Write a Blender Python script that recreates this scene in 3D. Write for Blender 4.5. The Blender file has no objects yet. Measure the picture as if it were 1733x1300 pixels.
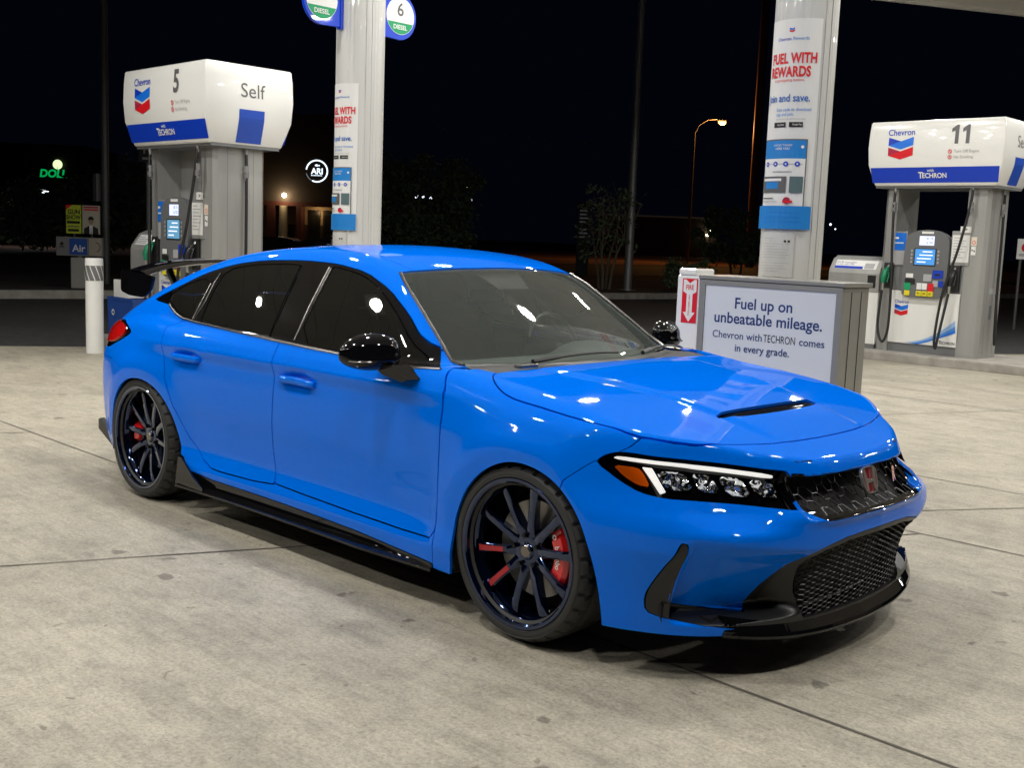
import bpy, bmesh, math, random
import numpy as np
from mathutils import Vector, Matrix
C = bpy.context.scene.collection
scene = bpy.context.scene
# ------------------------------------------------------------------ camera
cam = bpy.data.objects.new('camera', bpy.data.cameras.new('camera'))
C.objects.link(cam); scene.camera = cam
cam.data.sensor_width = 36; cam.data.lens = 1884.7/1733*36
cam.data.clip_start = .1; cam.data.clip_end = 3000
YAW, PITCH, ROLL = 2.34012, .13005, .03776
def camrot():
    cy, sy, cp, sp = math.cos(YAW), math.sin(YAW), math.cos(PITCH), math.sin(PITCH)
    f = Vector((cy*cp, sy*cp, -sp)); r = Vector((sy, -cy, 0)); u = r.cross(f)
    r2 = math.cos(ROLL)*r+math.sin(ROLL)*u; u2 = -math.sin(ROLL)*r+math.cos(ROLL)*u
    return Matrix((r2, u2, -f)).transposed()
cam.matrix_world = Matrix.Translation((4.0200, -3.6985, 1.4321)) @ camrot().to_4x4()
# ------------------------------------------------------------------ night sky
w = bpy.data.worlds.new('World'); scene.world = w; w.use_nodes = True
bg = w.node_tree.nodes['Background']
bg.inputs[0].default_value = (.004, .006, .016, 1); bg.inputs[1].default_value = .13
scene.view_settings.view_transform = 'Standard'; scene.view_settings.look = 'None'
scene.view_settings.exposure = .30; scene.view_settings.gamma = 1

# ------------------------------------------------------------------ implicit body shape
# ---------- smooth 1-D curves ----------
def curve(pts, n=6000, k=25):
    P=np.array(sorted(pts),float); X,Y=P[:,0],P[:,1]
    h=np.diff(X); d=np.diff(Y)/h; m=np.zeros(len(X))
    m[1:-1]=np.where(d[:-1]*d[1:]>0, (h[:-1]+h[1:])/( (h[1:]+2*h[:-1])/np.where(d[:-1]==0,1e-9,d[:-1])/3*1.0 + (2*h[1:]+h[:-1])/np.where(d[1:]==0,1e-9,d[1:])/3*1.0 )*1.0, 0)
    m[0],m[-1]=d[0],d[-1]
    xs=np.linspace(X[0],X[-1],n); i=np.clip(np.searchsorted(X,xs,side='right')-1,0,len(h)-1)
    t=(xs-X[i])/h[i]; H=h[i]
    ys=(2*t**3-3*t**2+1)*Y[i]+(t**3-2*t**2+t)*H*m[i]+(-2*t**3+3*t**2)*Y[i+1]+(t**3-t**2)*H*m[i+1]
    ker=np.hanning(2*k+1); ker/=ker.sum()      # a little smoothing of the curvature
    yp=np.concatenate([ys[0]-(ys[1:k+1][::-1]-ys[0]),ys,ys[-1]+(ys[-1]-ys[-k-1:-1][::-1])])
    ys=np.convolve(yp,ker,'valid')
    return lambda x:np.interp(x,xs,ys)
def smax(a,b,k):
    h=np.maximum(k-np.abs(a-b),0)/k
    return np.maximum(a,b)+h*h*k*.25
def smin(a,b,k): return -smax(-a,-b,k)
def sstep(a,b,x):
    t=np.clip((x-a)/(b-a),0,1); return t*t*(3-2*t)
WX=1.3675; WR=.322
W=curve([(-2.4,.62),(-2.2,.72),(-2.0,.812),(-1.75,.887),(-1.5,.93),(-1.3,.935),(-1.0,.919),(-.6,.901),(-.2,.892),(.2,.892),(.6,.898),(.9,.911),(1.15,.928),(1.37,.935),(1.6,.928),(1.8,.915),(2.0,.895),(2.3,.86)],k=230)
SEC=curve([(0,-.06),(.12,-.03),(.17,.0),(.24,.004),(.29,-.012),(.35,-.026),(.45,-.020),(.58,-.006),(.70,-.003),(.78,-.005),(.822,.003),(.840,.0055),(.856,-.001),(.93,-.036),(1.0,-.07),(1.2,-.2)])
SECF=curve([(0,-.04),(.15,-.01),(.25,0),(.4,.003),(.6,0),(.70,-.004),(.78,-.025),(.84,-.06),(.95,-.16),(1.2,-.5)])
ZH=curve([(-2.6,.90),(-2.2,.85),(-2.0,.885),(-1.7,.925),(-1.4,.94),(-1.0,.93),(0,.925),(.6,.925),(.9,.93),(1.05,.919),(1.2,.903),(1.4,.885),(1.6,.857),(1.8,.814),(1.95,.776),(2.08,.739),(2.17,.712),(2.23,.696),(2.30,.684),(2.40,.60),(2.5,.3)])
ZR=curve([(-2.6,.62),(-2.3,.83),(-2.1,.95),(-1.95,1.02),(-1.75,1.105),(-1.4,1.235),(-1.1,1.312),(-.8,1.352),(-.5,1.374),(-.3,1.378),(-.1,1.372),(.1,1.353),(.22,1.332),(.36,1.288),(.6,1.155),(.98,.915),(1.3,.69),(1.6,.46)])
WB=curve([(-2.4,.58),(-2.1,.68),(-1.8,.75),(-1.4,.805),(-1.0,.825),(-.5,.842),(0,.842),(.3,.835),(.6,.815),(.85,.78),(1.1,.71),(1.4,.62)])
FP=curve([(0,2.20),(.12,2.225),(.2,2.235),(.3,2.243),(.40,2.270),(.45,2.288),(.50,2.284),(.54,2.262),(.58,2.22),(.63,2.175),(.70,2.14),(.8,2.09),(1.0,1.93)])
FA=curve([(0,0),(.2,.010),(.4,.038),(.55,.080),(.68,.145),(.78,.235),(.86,.36),(.92,.50),(.97,.66),(1.1,1.2)])
SECR=curve([(0,-.10),(.15,-.05),(.25,-.015),(.4,.0),(.55,.006),(.68,0),(.78,-.03),(.86,-.062),(.93,-.095),(1.0,-.14),(1.2,-.35)])
def fields(x,a,z):
    rf=np.hypot(x-WX,z-WR); rr=np.hypot(x+WX,z-WR)
    flare=.010*np.exp(-((rf-.38)/.07)**2)*sstep(.2,.3,z)+.015*np.exp(-((rr-.38)/.09)**2)*sstep(.2,.3,z)
    wf=sstep(.62,1.35,x)
    wr=sstep(-.95,-1.65,x)
    G=W(x)+(1-wf)*((1-wr)*SEC(z)+wr*SECR(z))+wf*SECF(z)+flare
    for hx,hz in ((-.005,.782),(-.91,.795)):
        G=G-.013*np.exp(-((x-hx)/.085)**4-((z-hz)/.032)**2)
    side=(a-G)*.97
    ca=np.cos(.25)
    tl=ZH(x)+.012*(1-(a/.72)**2)*sstep(.9,1.2,x) 
    # hood power crease
    ah=.30+.16*(1-sstep(1.0,2.05,x))
    tl=tl+.012*sstep(ah+.03,ah-.03,a)*sstep(.95,1.2,x)*(1-sstep(1.9,2.08,x))
    top=(z-tl)*.95
    zw=sstep(.50,.57,z)*(1-sstep(.74,.84,z))
    F=FP(z)-FA(a)+zw*(.066*(1-sstep(.26,.60,a))-.045*sstep(.48,.66,a)*(1-sstep(.70,.86,a)))-.050*sstep(.674,.662,z)*sstep(.535,.565,z)*(1-sstep(.38,.44,a))
    # concave blue panel beside the lower grille
    rec=sstep(.34,.46,a)*(1-sstep(.775,.805,a))*sstep(.198,.24,z)*(1-sstep(.43,.50,z+(.75-a)*.15))
    F=F-rec*(.03+.075*sstep(.46,.20,z))
    front=(x-F)*.85
    R=-2.20+.02*(z-.5)**2+ .28*np.maximum(a-.35,0)**2*1.8+np.maximum(.45-z,0)*.25-.05*sstep(.9,.97,z)
    rear=(R-x)*.9
    lower=smax(side,top,.05+.03*wf)
    lower=smax(lower,front,.016+.03*sstep(.45,.8,a))
    lower=smax(lower,rear,.08)
    lower=smax(lower,.15-z,.01)
    sh=np.where(x>0,.15,.10)*(a/.74)**2
    sx=sstep(-.1,.25,x)
    xs=x+.12*(a/.74)**2*sstep(-.2,.25,x)-.09*(a/.74)**2*sstep(-.6,-1.2,x)
    tu=ZR(xs)-.035*(a/.6)**2
    topu=(z-tu)*.87
    dz=z-.93
    dz=.5*(dz+np.sqrt(dz*dz+.0004))
    U=WB(x)-.60*dz-.16*dz*dz
    sideu=(a-U)*.86
    up=smax(sideu,topu,.055)
    up=smax(up,.86-z,.01)
    return lower,up
def field(p):
    x,y,z=p[...,0],p[...,1],p[...,2]
    lo,up=fields(x,np.sqrt(y*y+1e-8),z)
    return smin(lo,up,.03)
def grad(p,h=.003):
    g=np.empty_like(p)
    for k in range(3):
        e=np.zeros(3);e[k]=h
        g[...,k]=(field(p+e)-field(p-e))/(2*h)
    return g
def extract(lo,hi,h):
    lo=np.array(lo,float);hi=np.array(hi,float)
    n=np.ceil((hi-lo)/h).astype(int)+1
    ax=[lo[k]+h*np.arange(n[k]) for k in range(3)]
    F=np.empty(n)
    for i in range(n[0]):
        Y,Z=np.meshgrid(ax[1],ax[2],indexing='ij')
        F[i]=field(np.stack([np.full_like(Y,ax[0][i]),Y,Z],-1))
    S=F<0
    c=S[:-1,:-1,:-1].astype(np.int8)
    for dx in (0,1):
        for dy in (0,1):
            for dz in (0,1):
                if dx+dy+dz: c=c+S[dx:n[0]-1+dx,dy:n[1]-1+dy,dz:n[2]-1+dz]
    act=(c>0)&(c<8)
    idx=-np.ones(act.shape,int); I=np.argwhere(act); idx[act]=np.arange(len(I))
    # surface-net vertex: mean of edge crossings
    acc=np.zeros((len(I),3));cnt=np.zeros(len(I))
    for axd in range(3):
        o=[k for k in range(3) if k!=axd]
        for s in (0,1):
            for t in (0,1):
                d=np.zeros(3,int);d[o[0]]=s;d[o[1]]=t
                A=I+d;B=A.copy();B[:,axd]+=1
                fa=F[A[:,0],A[:,1],A[:,2]];fb=F[B[:,0],B[:,1],B[:,2]]
                m=(fa<0)!=(fb<0);tt=fa/np.where(fa==fb,1,fa-fb)
                P=A.astype(float);P[:,axd]+=tt
                acc[m]+=P[m];cnt[m]+=1
    V=lo+h*acc/cnt[:,None]
    for _ in range(4):
        g=grad(V);f=field(V);g2=(g*g).sum(1)
        V=V-np.clip(f/np.maximum(g2,.05),-.5*h,.5*h)[:,None]*g
    Q=[]
    for axd in range(3):
        o=[(axd+1)%3,(axd+2)%3]
        sl0=[slice(None)]*3;sl1=[slice(None)]*3
        sl0[axd]=slice(0,n[axd]-1);sl1[axd]=slice(1,n[axd])
        A,B=S[tuple(sl0)],S[tuple(sl1)]
        for sgn in (0,1):
            E=np.argwhere((A&~B) if sgn==0 else (~A&B))
            E=E[(E[:,o[0]]>0)&(E[:,o[1]]>0)&(E[:,o[0]]<n[o[0]]-1)&(E[:,o[1]]<n[o[1]]-1)]
            q=[]
            for s,t in ((0,0),(-1,0),(-1,-1),(0,-1)):
                d=np.zeros(3,int);d[o[0]]=s;d[o[1]]=t
                C=E+d;q.append(idx[C[:,0],C[:,1],C[:,2]])
            q=np.stack(q,1)
            if sgn: q=q[:,::-1]
            Q.append(q)
    return V,np.concatenate(Q)

# ------------------------------------------------------------------ materials
MATS = {}
def mat(name, col=(.5,.5,.5), rough=.5, metal=0, coat=0, coat_rough=.03, emit=None, estr=0, ior=1.5, spec=.5, alpha=1):
    if name in MATS: return MATS[name]
    m = bpy.data.materials.new(name); m.use_nodes = True; MATS[name] = m
    b = m.node_tree.nodes['Principled BSDF']
    b.inputs['Base Color'].default_value = (*col, 1); b.inputs['Roughness'].default_value = rough
    b.inputs['Metallic'].default_value = metal; b.inputs['Coat Weight'].default_value = coat
    b.inputs['Coat Roughness'].default_value = coat_rough; b.inputs['IOR'].default_value = ior
    b.inputs['Specular IOR Level'].default_value = spec
    if emit:
        b.inputs['Emission Color'].default_value = (*emit, 1); b.inputs['Emission Strength'].default_value = estr
    return m
def nodes(m): return m.node_tree.nodes, m.node_tree.links, m.node_tree.nodes['Principled BSDF']
def bump(m, scale, strength, dist=.01, detail=6):
    n, l, b = nodes(m)
    t = n.new('ShaderNodeTexNoise'); t.inputs['Scale'].default_value = scale; t.inputs['Detail'].default_value = detail
    c = n.new('ShaderNodeTexCoord'); l.new(c.outputs['Object'], t.inputs['Vector'])
    u = n.new('ShaderNodeBump'); u.inputs['Strength'].default_value = strength; u.inputs['Distance'].default_value = dist
    l.new(t.outputs[0], u.inputs['Height']); l.new(u.outputs[0], b.inputs['Normal'])
    return m
def mottle(m, a, bcol, scale=3, detail=8, lo=.35, hi=.65, coord='Object', stretch=(1,1,1)):
    n, l, b = nodes(m)
    t = n.new('ShaderNodeTexNoise'); t.inputs['Scale'].default_value = scale; t.inputs['Detail'].default_value = detail
    c = n.new('ShaderNodeTexCoord'); mp = n.new('ShaderNodeMapping'); mp.inputs['Scale'].default_value = stretch
    l.new(c.outputs[coord], mp.inputs['Vector']); l.new(mp.outputs[0], t.inputs['Vector'])
    r = n.new('ShaderNodeValToRGB'); r.color_ramp.elements[0].position = lo; r.color_ramp.elements[1].position = hi
    r.color_ramp.elements[0].color = (*a, 1); r.color_ramp.elements[1].color = (*bcol, 1)
    l.new(t.outputs[0], r.inputs[0]); l.new(r.outputs[0], b.inputs['Base Color'])
    return m
def glass(name, tint, rough=.0, refl=1.0, ior=1.5, haze=0):
    if name in MATS: return MATS[name]
    m = bpy.data.materials.new(name); m.use_nodes = True; MATS[name] = m
    n, l = m.node_tree.nodes, m.node_tree.links
    n.remove(n['Principled BSDF'])
    tr = n.new('ShaderNodeBsdfTransparent'); tr.inputs[0].default_value = (*tint, 1)
    gl = n.new('ShaderNodeBsdfGlossy'); gl.inputs['Roughness'].default_value = rough
    gl.inputs[0].default_value = (refl, refl, refl, 1)
    fr = n.new('ShaderNodeFresnel'); fr.inputs[0].default_value = ior
    mx = n.new('ShaderNodeMixShader')
    l.new(fr.outputs[0], mx.inputs[0]); l.new(tr.outputs[0], mx.inputs[1]); l.new(gl.outputs[0], mx.inputs[2])
    last = mx.outputs[0]
    if haze:                                                    # grey-green veil mixed into the colour to imitate pale reflection on the glass
        df = n.new('ShaderNodeBsdfDiffuse'); df.inputs[0].default_value = (.52,.60,.55,1); m2 = n.new('ShaderNodeMixShader')
        m2.inputs[0].default_value = haze; l.new(last, m2.inputs[1]); l.new(df.outputs[0], m2.inputs[2]); last = m2.outputs[0]
    l.new(last, n['Material Output'].inputs[0])
    return m
# ------------------------------------------------------------------ objects
def thing(name, label, cat, loc=(0,0,0), rotz=0, group=None):
    o = bpy.data.objects.new(name, None); C.objects.link(o); o.empty_display_size = .2
    o.location = loc; o.rotation_euler = (0, 0, rotz); o['label'] = label; o['category'] = cat
    if group: o['group'] = group
    return o
def tag(o, label, cat, group=None):
    o['label'] = label; o['category'] = cat
    if group: o['group'] = group
    return o
def obj(name, V, F, m, parent=None, smooth=False, normals=None, mats=None, midx=None, label=None):
    me = bpy.data.meshes.new(name)
    me.from_pydata([tuple(map(float, v)) for v in V], [], [tuple(int(i) for i in f) for f in F])
    for x in (mats or [m]): me.materials.append(x)
    if midx is not None: me.polygons.foreach_set('material_index', midx)
    if smooth:
        me.polygons.foreach_set('use_smooth', [True]*len(me.polygons))
    if normals is not None: me.normals_split_custom_set_from_vertices([tuple(n) for n in normals])
    me.update()
    o = bpy.data.objects.new(name, me); C.objects.link(o)
    if parent is not None: o.parent = parent
    if label: o['label'] = label
    return o
class MB:
    """collects primitives into ONE mesh"""
    def __init__(s): s.V, s.F, s.S = [], [], []
    def add(s, V, F, smooth=False):
        n = len(s.V); s.V += [tuple(v) for v in V]; s.F += [tuple(i+n for i in f) for f in F]; s.S += [smooth]*len(F); return s
    def box(s, x0, x1, y0, y1, z0, z1, bev=0, M=None):
        bm = bmesh.new(); bmesh.ops.create_cube(bm, size=1)
        for v in bm.verts: v.co = Vector(((x0+x1)/2+v.co.x*(x1-x0), (y0+y1)/2+v.co.y*(y1-y0), (z0+z1)/2+v.co.z*(z1-z0)))
        if bev: bmesh.ops.bevel(bm, geom=bm.edges[:], offset=bev, segments=2, profile=.6, affect='EDGES')
        if M is not None: bmesh.ops.transform(bm, matrix=M, verts=bm.verts)
        bm.verts.index_update()
        s.add([v.co[:] for v in bm.verts], [[v.index for v in f.verts] for f in bm.faces]); bm.free(); return s
    def tube(s, pts, r, n=10, cap=True, flat=1.0):
        pts = [Vector(p) for p in pts]; rs = r if isinstance(r, (list, tuple)) else [r]*len(pts)
        V, F = [], []; up = None
        for i, p in enumerate(pts):
            t = (pts[min(i+1, len(pts)-1)]-pts[max(i-1, 0)]).normalized()
            if up is None: up = Vector((0,0,1)) if abs(t.z) < .9 else Vector((1,0,0))
            a = t.cross(up).normalized(); b = a.cross(t).normalized(); up = b
            for k in range(n):
                q = 2*math.pi*k/n; V.append(p+a*math.cos(q)*rs[i]+b*math.sin(q)*rs[i]*flat)
        for i in range(len(pts)-1):
            for k in range(n): F.append((i*n+k, i*n+(k+1)%n, (i+1)*n+(k+1)%n, (i+1)*n+k))
        if cap: F.append(tuple(range(n-1,-1,-1))); F.append(tuple((len(pts)-1)*n+k for k in range(n)))
        return s.add(V, F, True)
    def cyl(s, p0, p1, r0, r1=None, n=24, cap=True): return s.tube([p0, p1], [r0, r0 if r1 is None else r1], n, cap)
    def prism(s, poly, fn, d0, d1):
        """poly (u,v) outline, fn(u,v,d)->xyz"""
        n = len(poly); V = [fn(u, v, d0) for u, v in poly]+[fn(u, v, d1) for u, v in poly]
        F = [tuple(range(n-1,-1,-1)), tuple(range(n, 2*n))]+[(i, (i+1)%n, n+(i+1)%n, n+i) for i in range(n)]
        bm = bmesh.new(); vs = [bm.verts.new(v) for v in V]
        for f in F: bm.faces.new([vs[i] for i in f])
        bmesh.ops.recalc_face_normals(bm, faces=bm.faces); big = [f for f in bm.faces if len(f.verts) > 4]
        if big: bmesh.ops.triangulate(bm, faces=big)
        bm.verts.index_update()
        s.add([v.co[:] for v in bm.verts], [[v.index for v in f.verts] for f in bm.faces]); bm.free(); return s
    def lathe(s, prof, n=64, M=None, closed=False):
        """prof (r,h) revolved round local z"""
        V, F = [], []
        for k in range(n):
            a = 2*math.pi*k/n
            for r, h in prof: V.append(Vector((r*math.cos(a), r*math.sin(a), h)))
        m = len(prof)
        for k in range(n):
            for j in range(m if closed else m-1):
                F.append((k*m+j, ((k+1)%n)*m+j, ((k+1)%n)*m+(j+1)%m, k*m+(j+1)%m))
        if M is not None: V = [M@v for v in V]
        return s.add(V, F, True)
    def sphere(s, c, r, n=16):
        bm = bmesh.new(); bmesh.ops.create_uvsphere(bm, u_segments=n*2, v_segments=n, radius=1)
        r = r if isinstance(r, (tuple, list)) else (r, r, r)
        for v in bm.verts: v.co = Vector((c[0]+v.co.x*r[0], c[1]+v.co.y*r[1], c[2]+v.co.z*r[2]))
        bm.verts.index_update()
        s.add([v.co[:] for v in bm.verts], [[v.index for v in f.verts] for f in bm.faces], True); bm.free(); return s
    def map(s, fn): s.V = [tuple(fn(v)) for v in s.V]; return s
    def build(s, name, m, parent=None, label=None, edge=None):
        o = obj(name, s.V, s.F, m, parent, label=label)
        o.data.polygons.foreach_set('use_smooth', s.S)
        if any(s.S):
            o.data.set_sharp_from_angle(angle=math.radians(edge or 38))
        return o
# ------------------------------------------------------------------ lettering
def text_geo(s, size, bold=0., align='CENTER', sx=1., shear=0, space=1.):
    cu = bpy.data.curves.new('t', 'FONT'); cu.body = s; cu.size = size; cu.align_x = align; cu.align_y = 'CENTER'
    cu.offset = bold*size; cu.shear = shear; cu.space_character = space; cu.resolution_u = 4; cu.space_line = .85
    o = bpy.data.objects.new('t', cu)
    me = bpy.data.meshes.new_from_object(o)
    V = [(v.co.x*sx, v.co.y) for v in me.vertices]; F = [list(p.vertices) for p in me.polygons]
    bpy.data.objects.remove(o); bpy.data.meshes.remove(me); bpy.data.curves.remove(cu)
    return V, F
class Board:
    """flat (or curved) printing surface: fn(u,v,lift)->xyz"""
    def __init__(s, fn, parent): s.fn, s.parent, s.k = fn, parent, 0
    def lift(s): s.k += 1; return .0015+.0004*s.k
    def text(s, t, u, v, size, m, bold=.0, align='CENTER', sx=1., shear=0, name='lettering', space=1., lift=None, turn=0):
        V, F = text_geo(t, size, bold, align, sx, shear, space); l = lift or s.lift()
        if turn: c_, s_ = math.cos(turn), math.sin(turn); V = [(a*c_-b*s_, a*s_+b*c_) for a, b in V]
        return obj(name, [s.fn(u+a, v+b, l) for a, b in V], F, m, s.parent)
    def poly(s, pts, m, name='panel', lift=None, sub=1):
        l = lift or s.lift()
        if sub == 1: return obj(name, [s.fn(u, v, l) for u, v in pts], [range(len(pts))], m, s.parent)
        # subdivided rectangle (u0,v0,u1,v1) for curved boards
        u0, v0, u1, v1 = pts; V = []; F = []
        for i in range(sub+1):
            u = u0+(u1-u0)*i/sub; V += [s.fn(u, v0, l), s.fn(u, v1, l)]
        for i in range(sub): F.append((2*i, 2*i+2, 2*i+3, 2*i+1))
        return obj(name, V, F, m, s.parent)
    def rect(s, u0, v0, u1, v1, m, name='panel', sub=1, lift=None):
        if sub == 1: return s.poly([(u0,v0),(u1,v0),(u1,v1),(u0,v1)], m, name, lift)
        return s.poly((u0,v0,u1,v1), m, name, lift, sub)
    def disc(s, u, v, r, m, name='panel', n=28, inner=None, lift=None, a0=0, a1=2*math.pi):
        l = lift or s.lift()
        if inner is None:
            return obj(name, [s.fn(u+r*math.cos(2*math.pi*k/n), v+r*math.sin(2*math.pi*k/n), l) for k in range(n)], [range(n)], m, s.parent)
        V = []; F = []
        for k in range(n+1):
            a = a0+(a1-a0)*k/n; V += [s.fn(u+r*math.cos(a), v+r*math.sin(a), l), s.fn(u+inner*math.cos(a), v+inner*math.sin(a), l)]
        for k in range(n): F.append((2*k, 2*k+2, 2*k+3, 2*k+1))
        return obj(name, V, F, m, s.parent)
def flat(o, ex, ey):
    o, ex, ey = Vector(o), Vector(ex).normalized(), Vector(ey).normalized(); n = ex.cross(ey)
    return lambda u, v, l=0: o+ex*u+ey*v+n*l

# ------------------------------------------------------------------ carving the body skin into panels
def gpoly(U, V2, pts):
    """signed distance (negative inside) of points (U,V2) to a polygon"""
    P = np.array(pts, float); A = P; B = np.roll(P, -1, 0)
    X = np.stack([U, V2], -1)[:, None, :]; d = B-A
    t = np.clip(((X-A)*d).sum(-1)/np.maximum((d*d).sum(-1), 1e-12), 0, 1)
    D = np.sqrt((((A+t[..., None]*d)-X)**2).sum(-1)).min(1)
    ya, yb = A[:, 1], B[:, 1]; y = X[..., 1]; x = X[..., 0]
    cr = (ya > y) != (yb > y)
    xi = A[:, 0]+(y-ya)/np.where(yb == ya, 1, yb-ya)*d[:, 0]
    ins = ((cr & (x < xi)).sum(1) % 2) == 1
    return np.where(ins, -D, D)
def chaikin(p, n=2, w=.2):
    for _ in range(n):
        q = []
        for i in range(len(p)):
            a, b = np.array(p[i], float), np.array(p[(i+1) % len(p)], float)
            q += [tuple(a*(1-w)+b*w), tuple(a*w+b*(1-w))]
        p = q
    return p
def clip(m, val):
    V, F = m; ins = val < 0; new = {}; VN = []; n0 = len(V); FN = []
    insl = ins.tolist()
    for f in F:
        c = 0
        for i in f: c += insl[i]
        if c == 0: continue
        if c == len(f): FN.append(f); continue
        out = []
        for k in range(len(f)):
            i, j = f[k], f[(k+1) % len(f)]
            if insl[i]: out.append(i)
            if insl[i] != insl[j]:
                e = (i, j) if i < j else (j, i)
                if e not in new:
                    a, b = val[e[0]], val[e[1]]; t = a/(a-b)
                    new[e] = n0+len(VN); VN.append(V[e[0]]*(1-t)+V[e[1]]*t)
                out.append(new[e])
        if len(out) > 2: FN.append(out)
    W2 = np.concatenate([V, np.array(VN)]) if VN else V
    used = np.zeros(len(W2), bool)
    for f in FN:
        for i in f: used[i] = True
    mp = np.cumsum(used)-1
    mpl = mp.tolist()
    return W2[used], [[mpl[i] for i in f] for f in FN]
def subdiv(m):
    V, F = m; V = [tuple(v) for v in V]; mid = {}; G = []
    def md(i, j):
        e = (min(i, j), max(i, j))
        if e not in mid: mid[e] = len(V); V.append(tuple((a+b)/2 for a, b in zip(V[i], V[j])))
        return mid[e]
    for f in F:
        n = len(f); c = len(V); V.append(tuple(np.mean([V[i] for i in f], 0)))
        for k in range(n): G.append([md(f[k-1], f[k]), f[k], md(f[k], f[(k+1) % n]), c])
    return np.array(V), G
def split(m, g, gap=.004):
    v = g(m[0]) if len(m[0]) else np.zeros(0)
    return clip(m, v+gap/2), clip(m, -v+gap/2)
def mirror_join(m):
    V, F = m; n = len(V); V2 = V*np.array([1,-1,1]); mp = np.arange(n)+n
    seam = np.abs(V[:, 1]) < 1e-6; mp[seam] = np.arange(n)[seam]
    return np.concatenate([V, V2]), F+[[int(mp[i]) for i in f[::-1]] for f in F]
def skin(name, m, mt, parent, off=0., thick=.012, inner=None, both=False, mirror=False, rim=True, label=None):
    """turn a piece of the body surface into a panel with thickness"""
    if both: m = mirror_join(m)
    V, F = m
    if not len(F): return None
    f = field(V); g = grad(V, .002); g2 = np.maximum((g*g).sum(1), .05)
    V = V-np.clip(f/g2, -.004, .004)[:, None]*g
    if both:
        V[np.abs(V[:, 1]) < 1e-5, 1] = 0
    g = grad(V, .0025); N = g/np.linalg.norm(g, axis=1)[:, None]
    if mirror:
        s = np.array([1,-1,1]); V = V*s; N = N*s; F = [f[::-1] for f in F]
    n = len(V); VO = V+N*off
    if thick <= 0:
        return obj(name, VO, F, mt, parent, True, N, label=label)
    VI = V+N*(off-thick); cnt = {}
    for f_ in F:
        for k in range(len(f_)):
            e = (f_[k], f_[(k+1) % len(f_)])
            if (e[1], e[0]) in cnt: del cnt[(e[1], e[0])]
            else: cnt[e] = 1
    E = list(cnt); RV = []; RN = []; RF = []
    for a, b in E:
        t = VO[b]-VO[a]; L = np.linalg.norm(t)
        if L < 1e-7: continue
        k = np.cross(t/L, N[a]); k /= max(np.linalg.norm(k), 1e-9); i = 2*n+len(RV)
        RV += [VO[a], VO[b], VI[b], VI[a]]; RN += [k]*4; RF.append((i+1, i, i+3, i+2))
    AV = np.concatenate([VO, VI, np.array(RV).reshape(-1, 3)]); AN = np.concatenate([N, -N, np.array(RN).reshape(-1, 3)])
    AF = list(F)+[[i+n for i in f_[::-1]] for f_ in F]+RF
    mi = [0]*len(F)+[1]*len(F)+[0]*len(RF)
    return obj(name, AV, AF, None, parent, True, AN, mats=[mt, inner or M_DARK], midx=mi, label=label)
def _cast(P, ax, lo, hi, out):
    """push points out to the body surface along one axis (vectorised)"""
    P = np.array(P, float); a0 = np.full(len(P), lo); a1 = np.full(len(P), hi)
    for _ in range(26):
        m_ = (a0+a1)/2; P[:, ax] = m_; ins = field(P) < 0
        a0 = np.where(ins, m_, a0); a1 = np.where(ins, a1, m_)
    P[:, ax] = a0; n = grad(P); n /= np.linalg.norm(n, axis=1)[:, None]
    return P+n*np.array(out)[..., None] if np.ndim(out) else P+n*out
def side_pts(xz, out=0., sy=-1):
    P = _cast([(x, 0, z) for x, z in xz], 1, .3, 1.2, out)*np.array([1, sy, 1]); return [Vector(p) for p in P]
def side_pt(x, z, out=0., sy=-1): return side_pts([(x, z)], out, sy)[0]
def front_pts(yz, out=0.): return [Vector(p) for p in _cast([(0, y, z) for y, z in yz], 0, 1.2, 2.6, out)]
def front_pt(y, z, out=0.): return front_pts([(y, z)], out)[0]
def top_pts(xy, out=0.): return [Vector(p) for p in _cast([(x, y, 0) for x, y in xy], 2, .5, 1.7, out)]
def top_pt(x, y, out=0.): return top_pts([(x, y)], out)[0]

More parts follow.
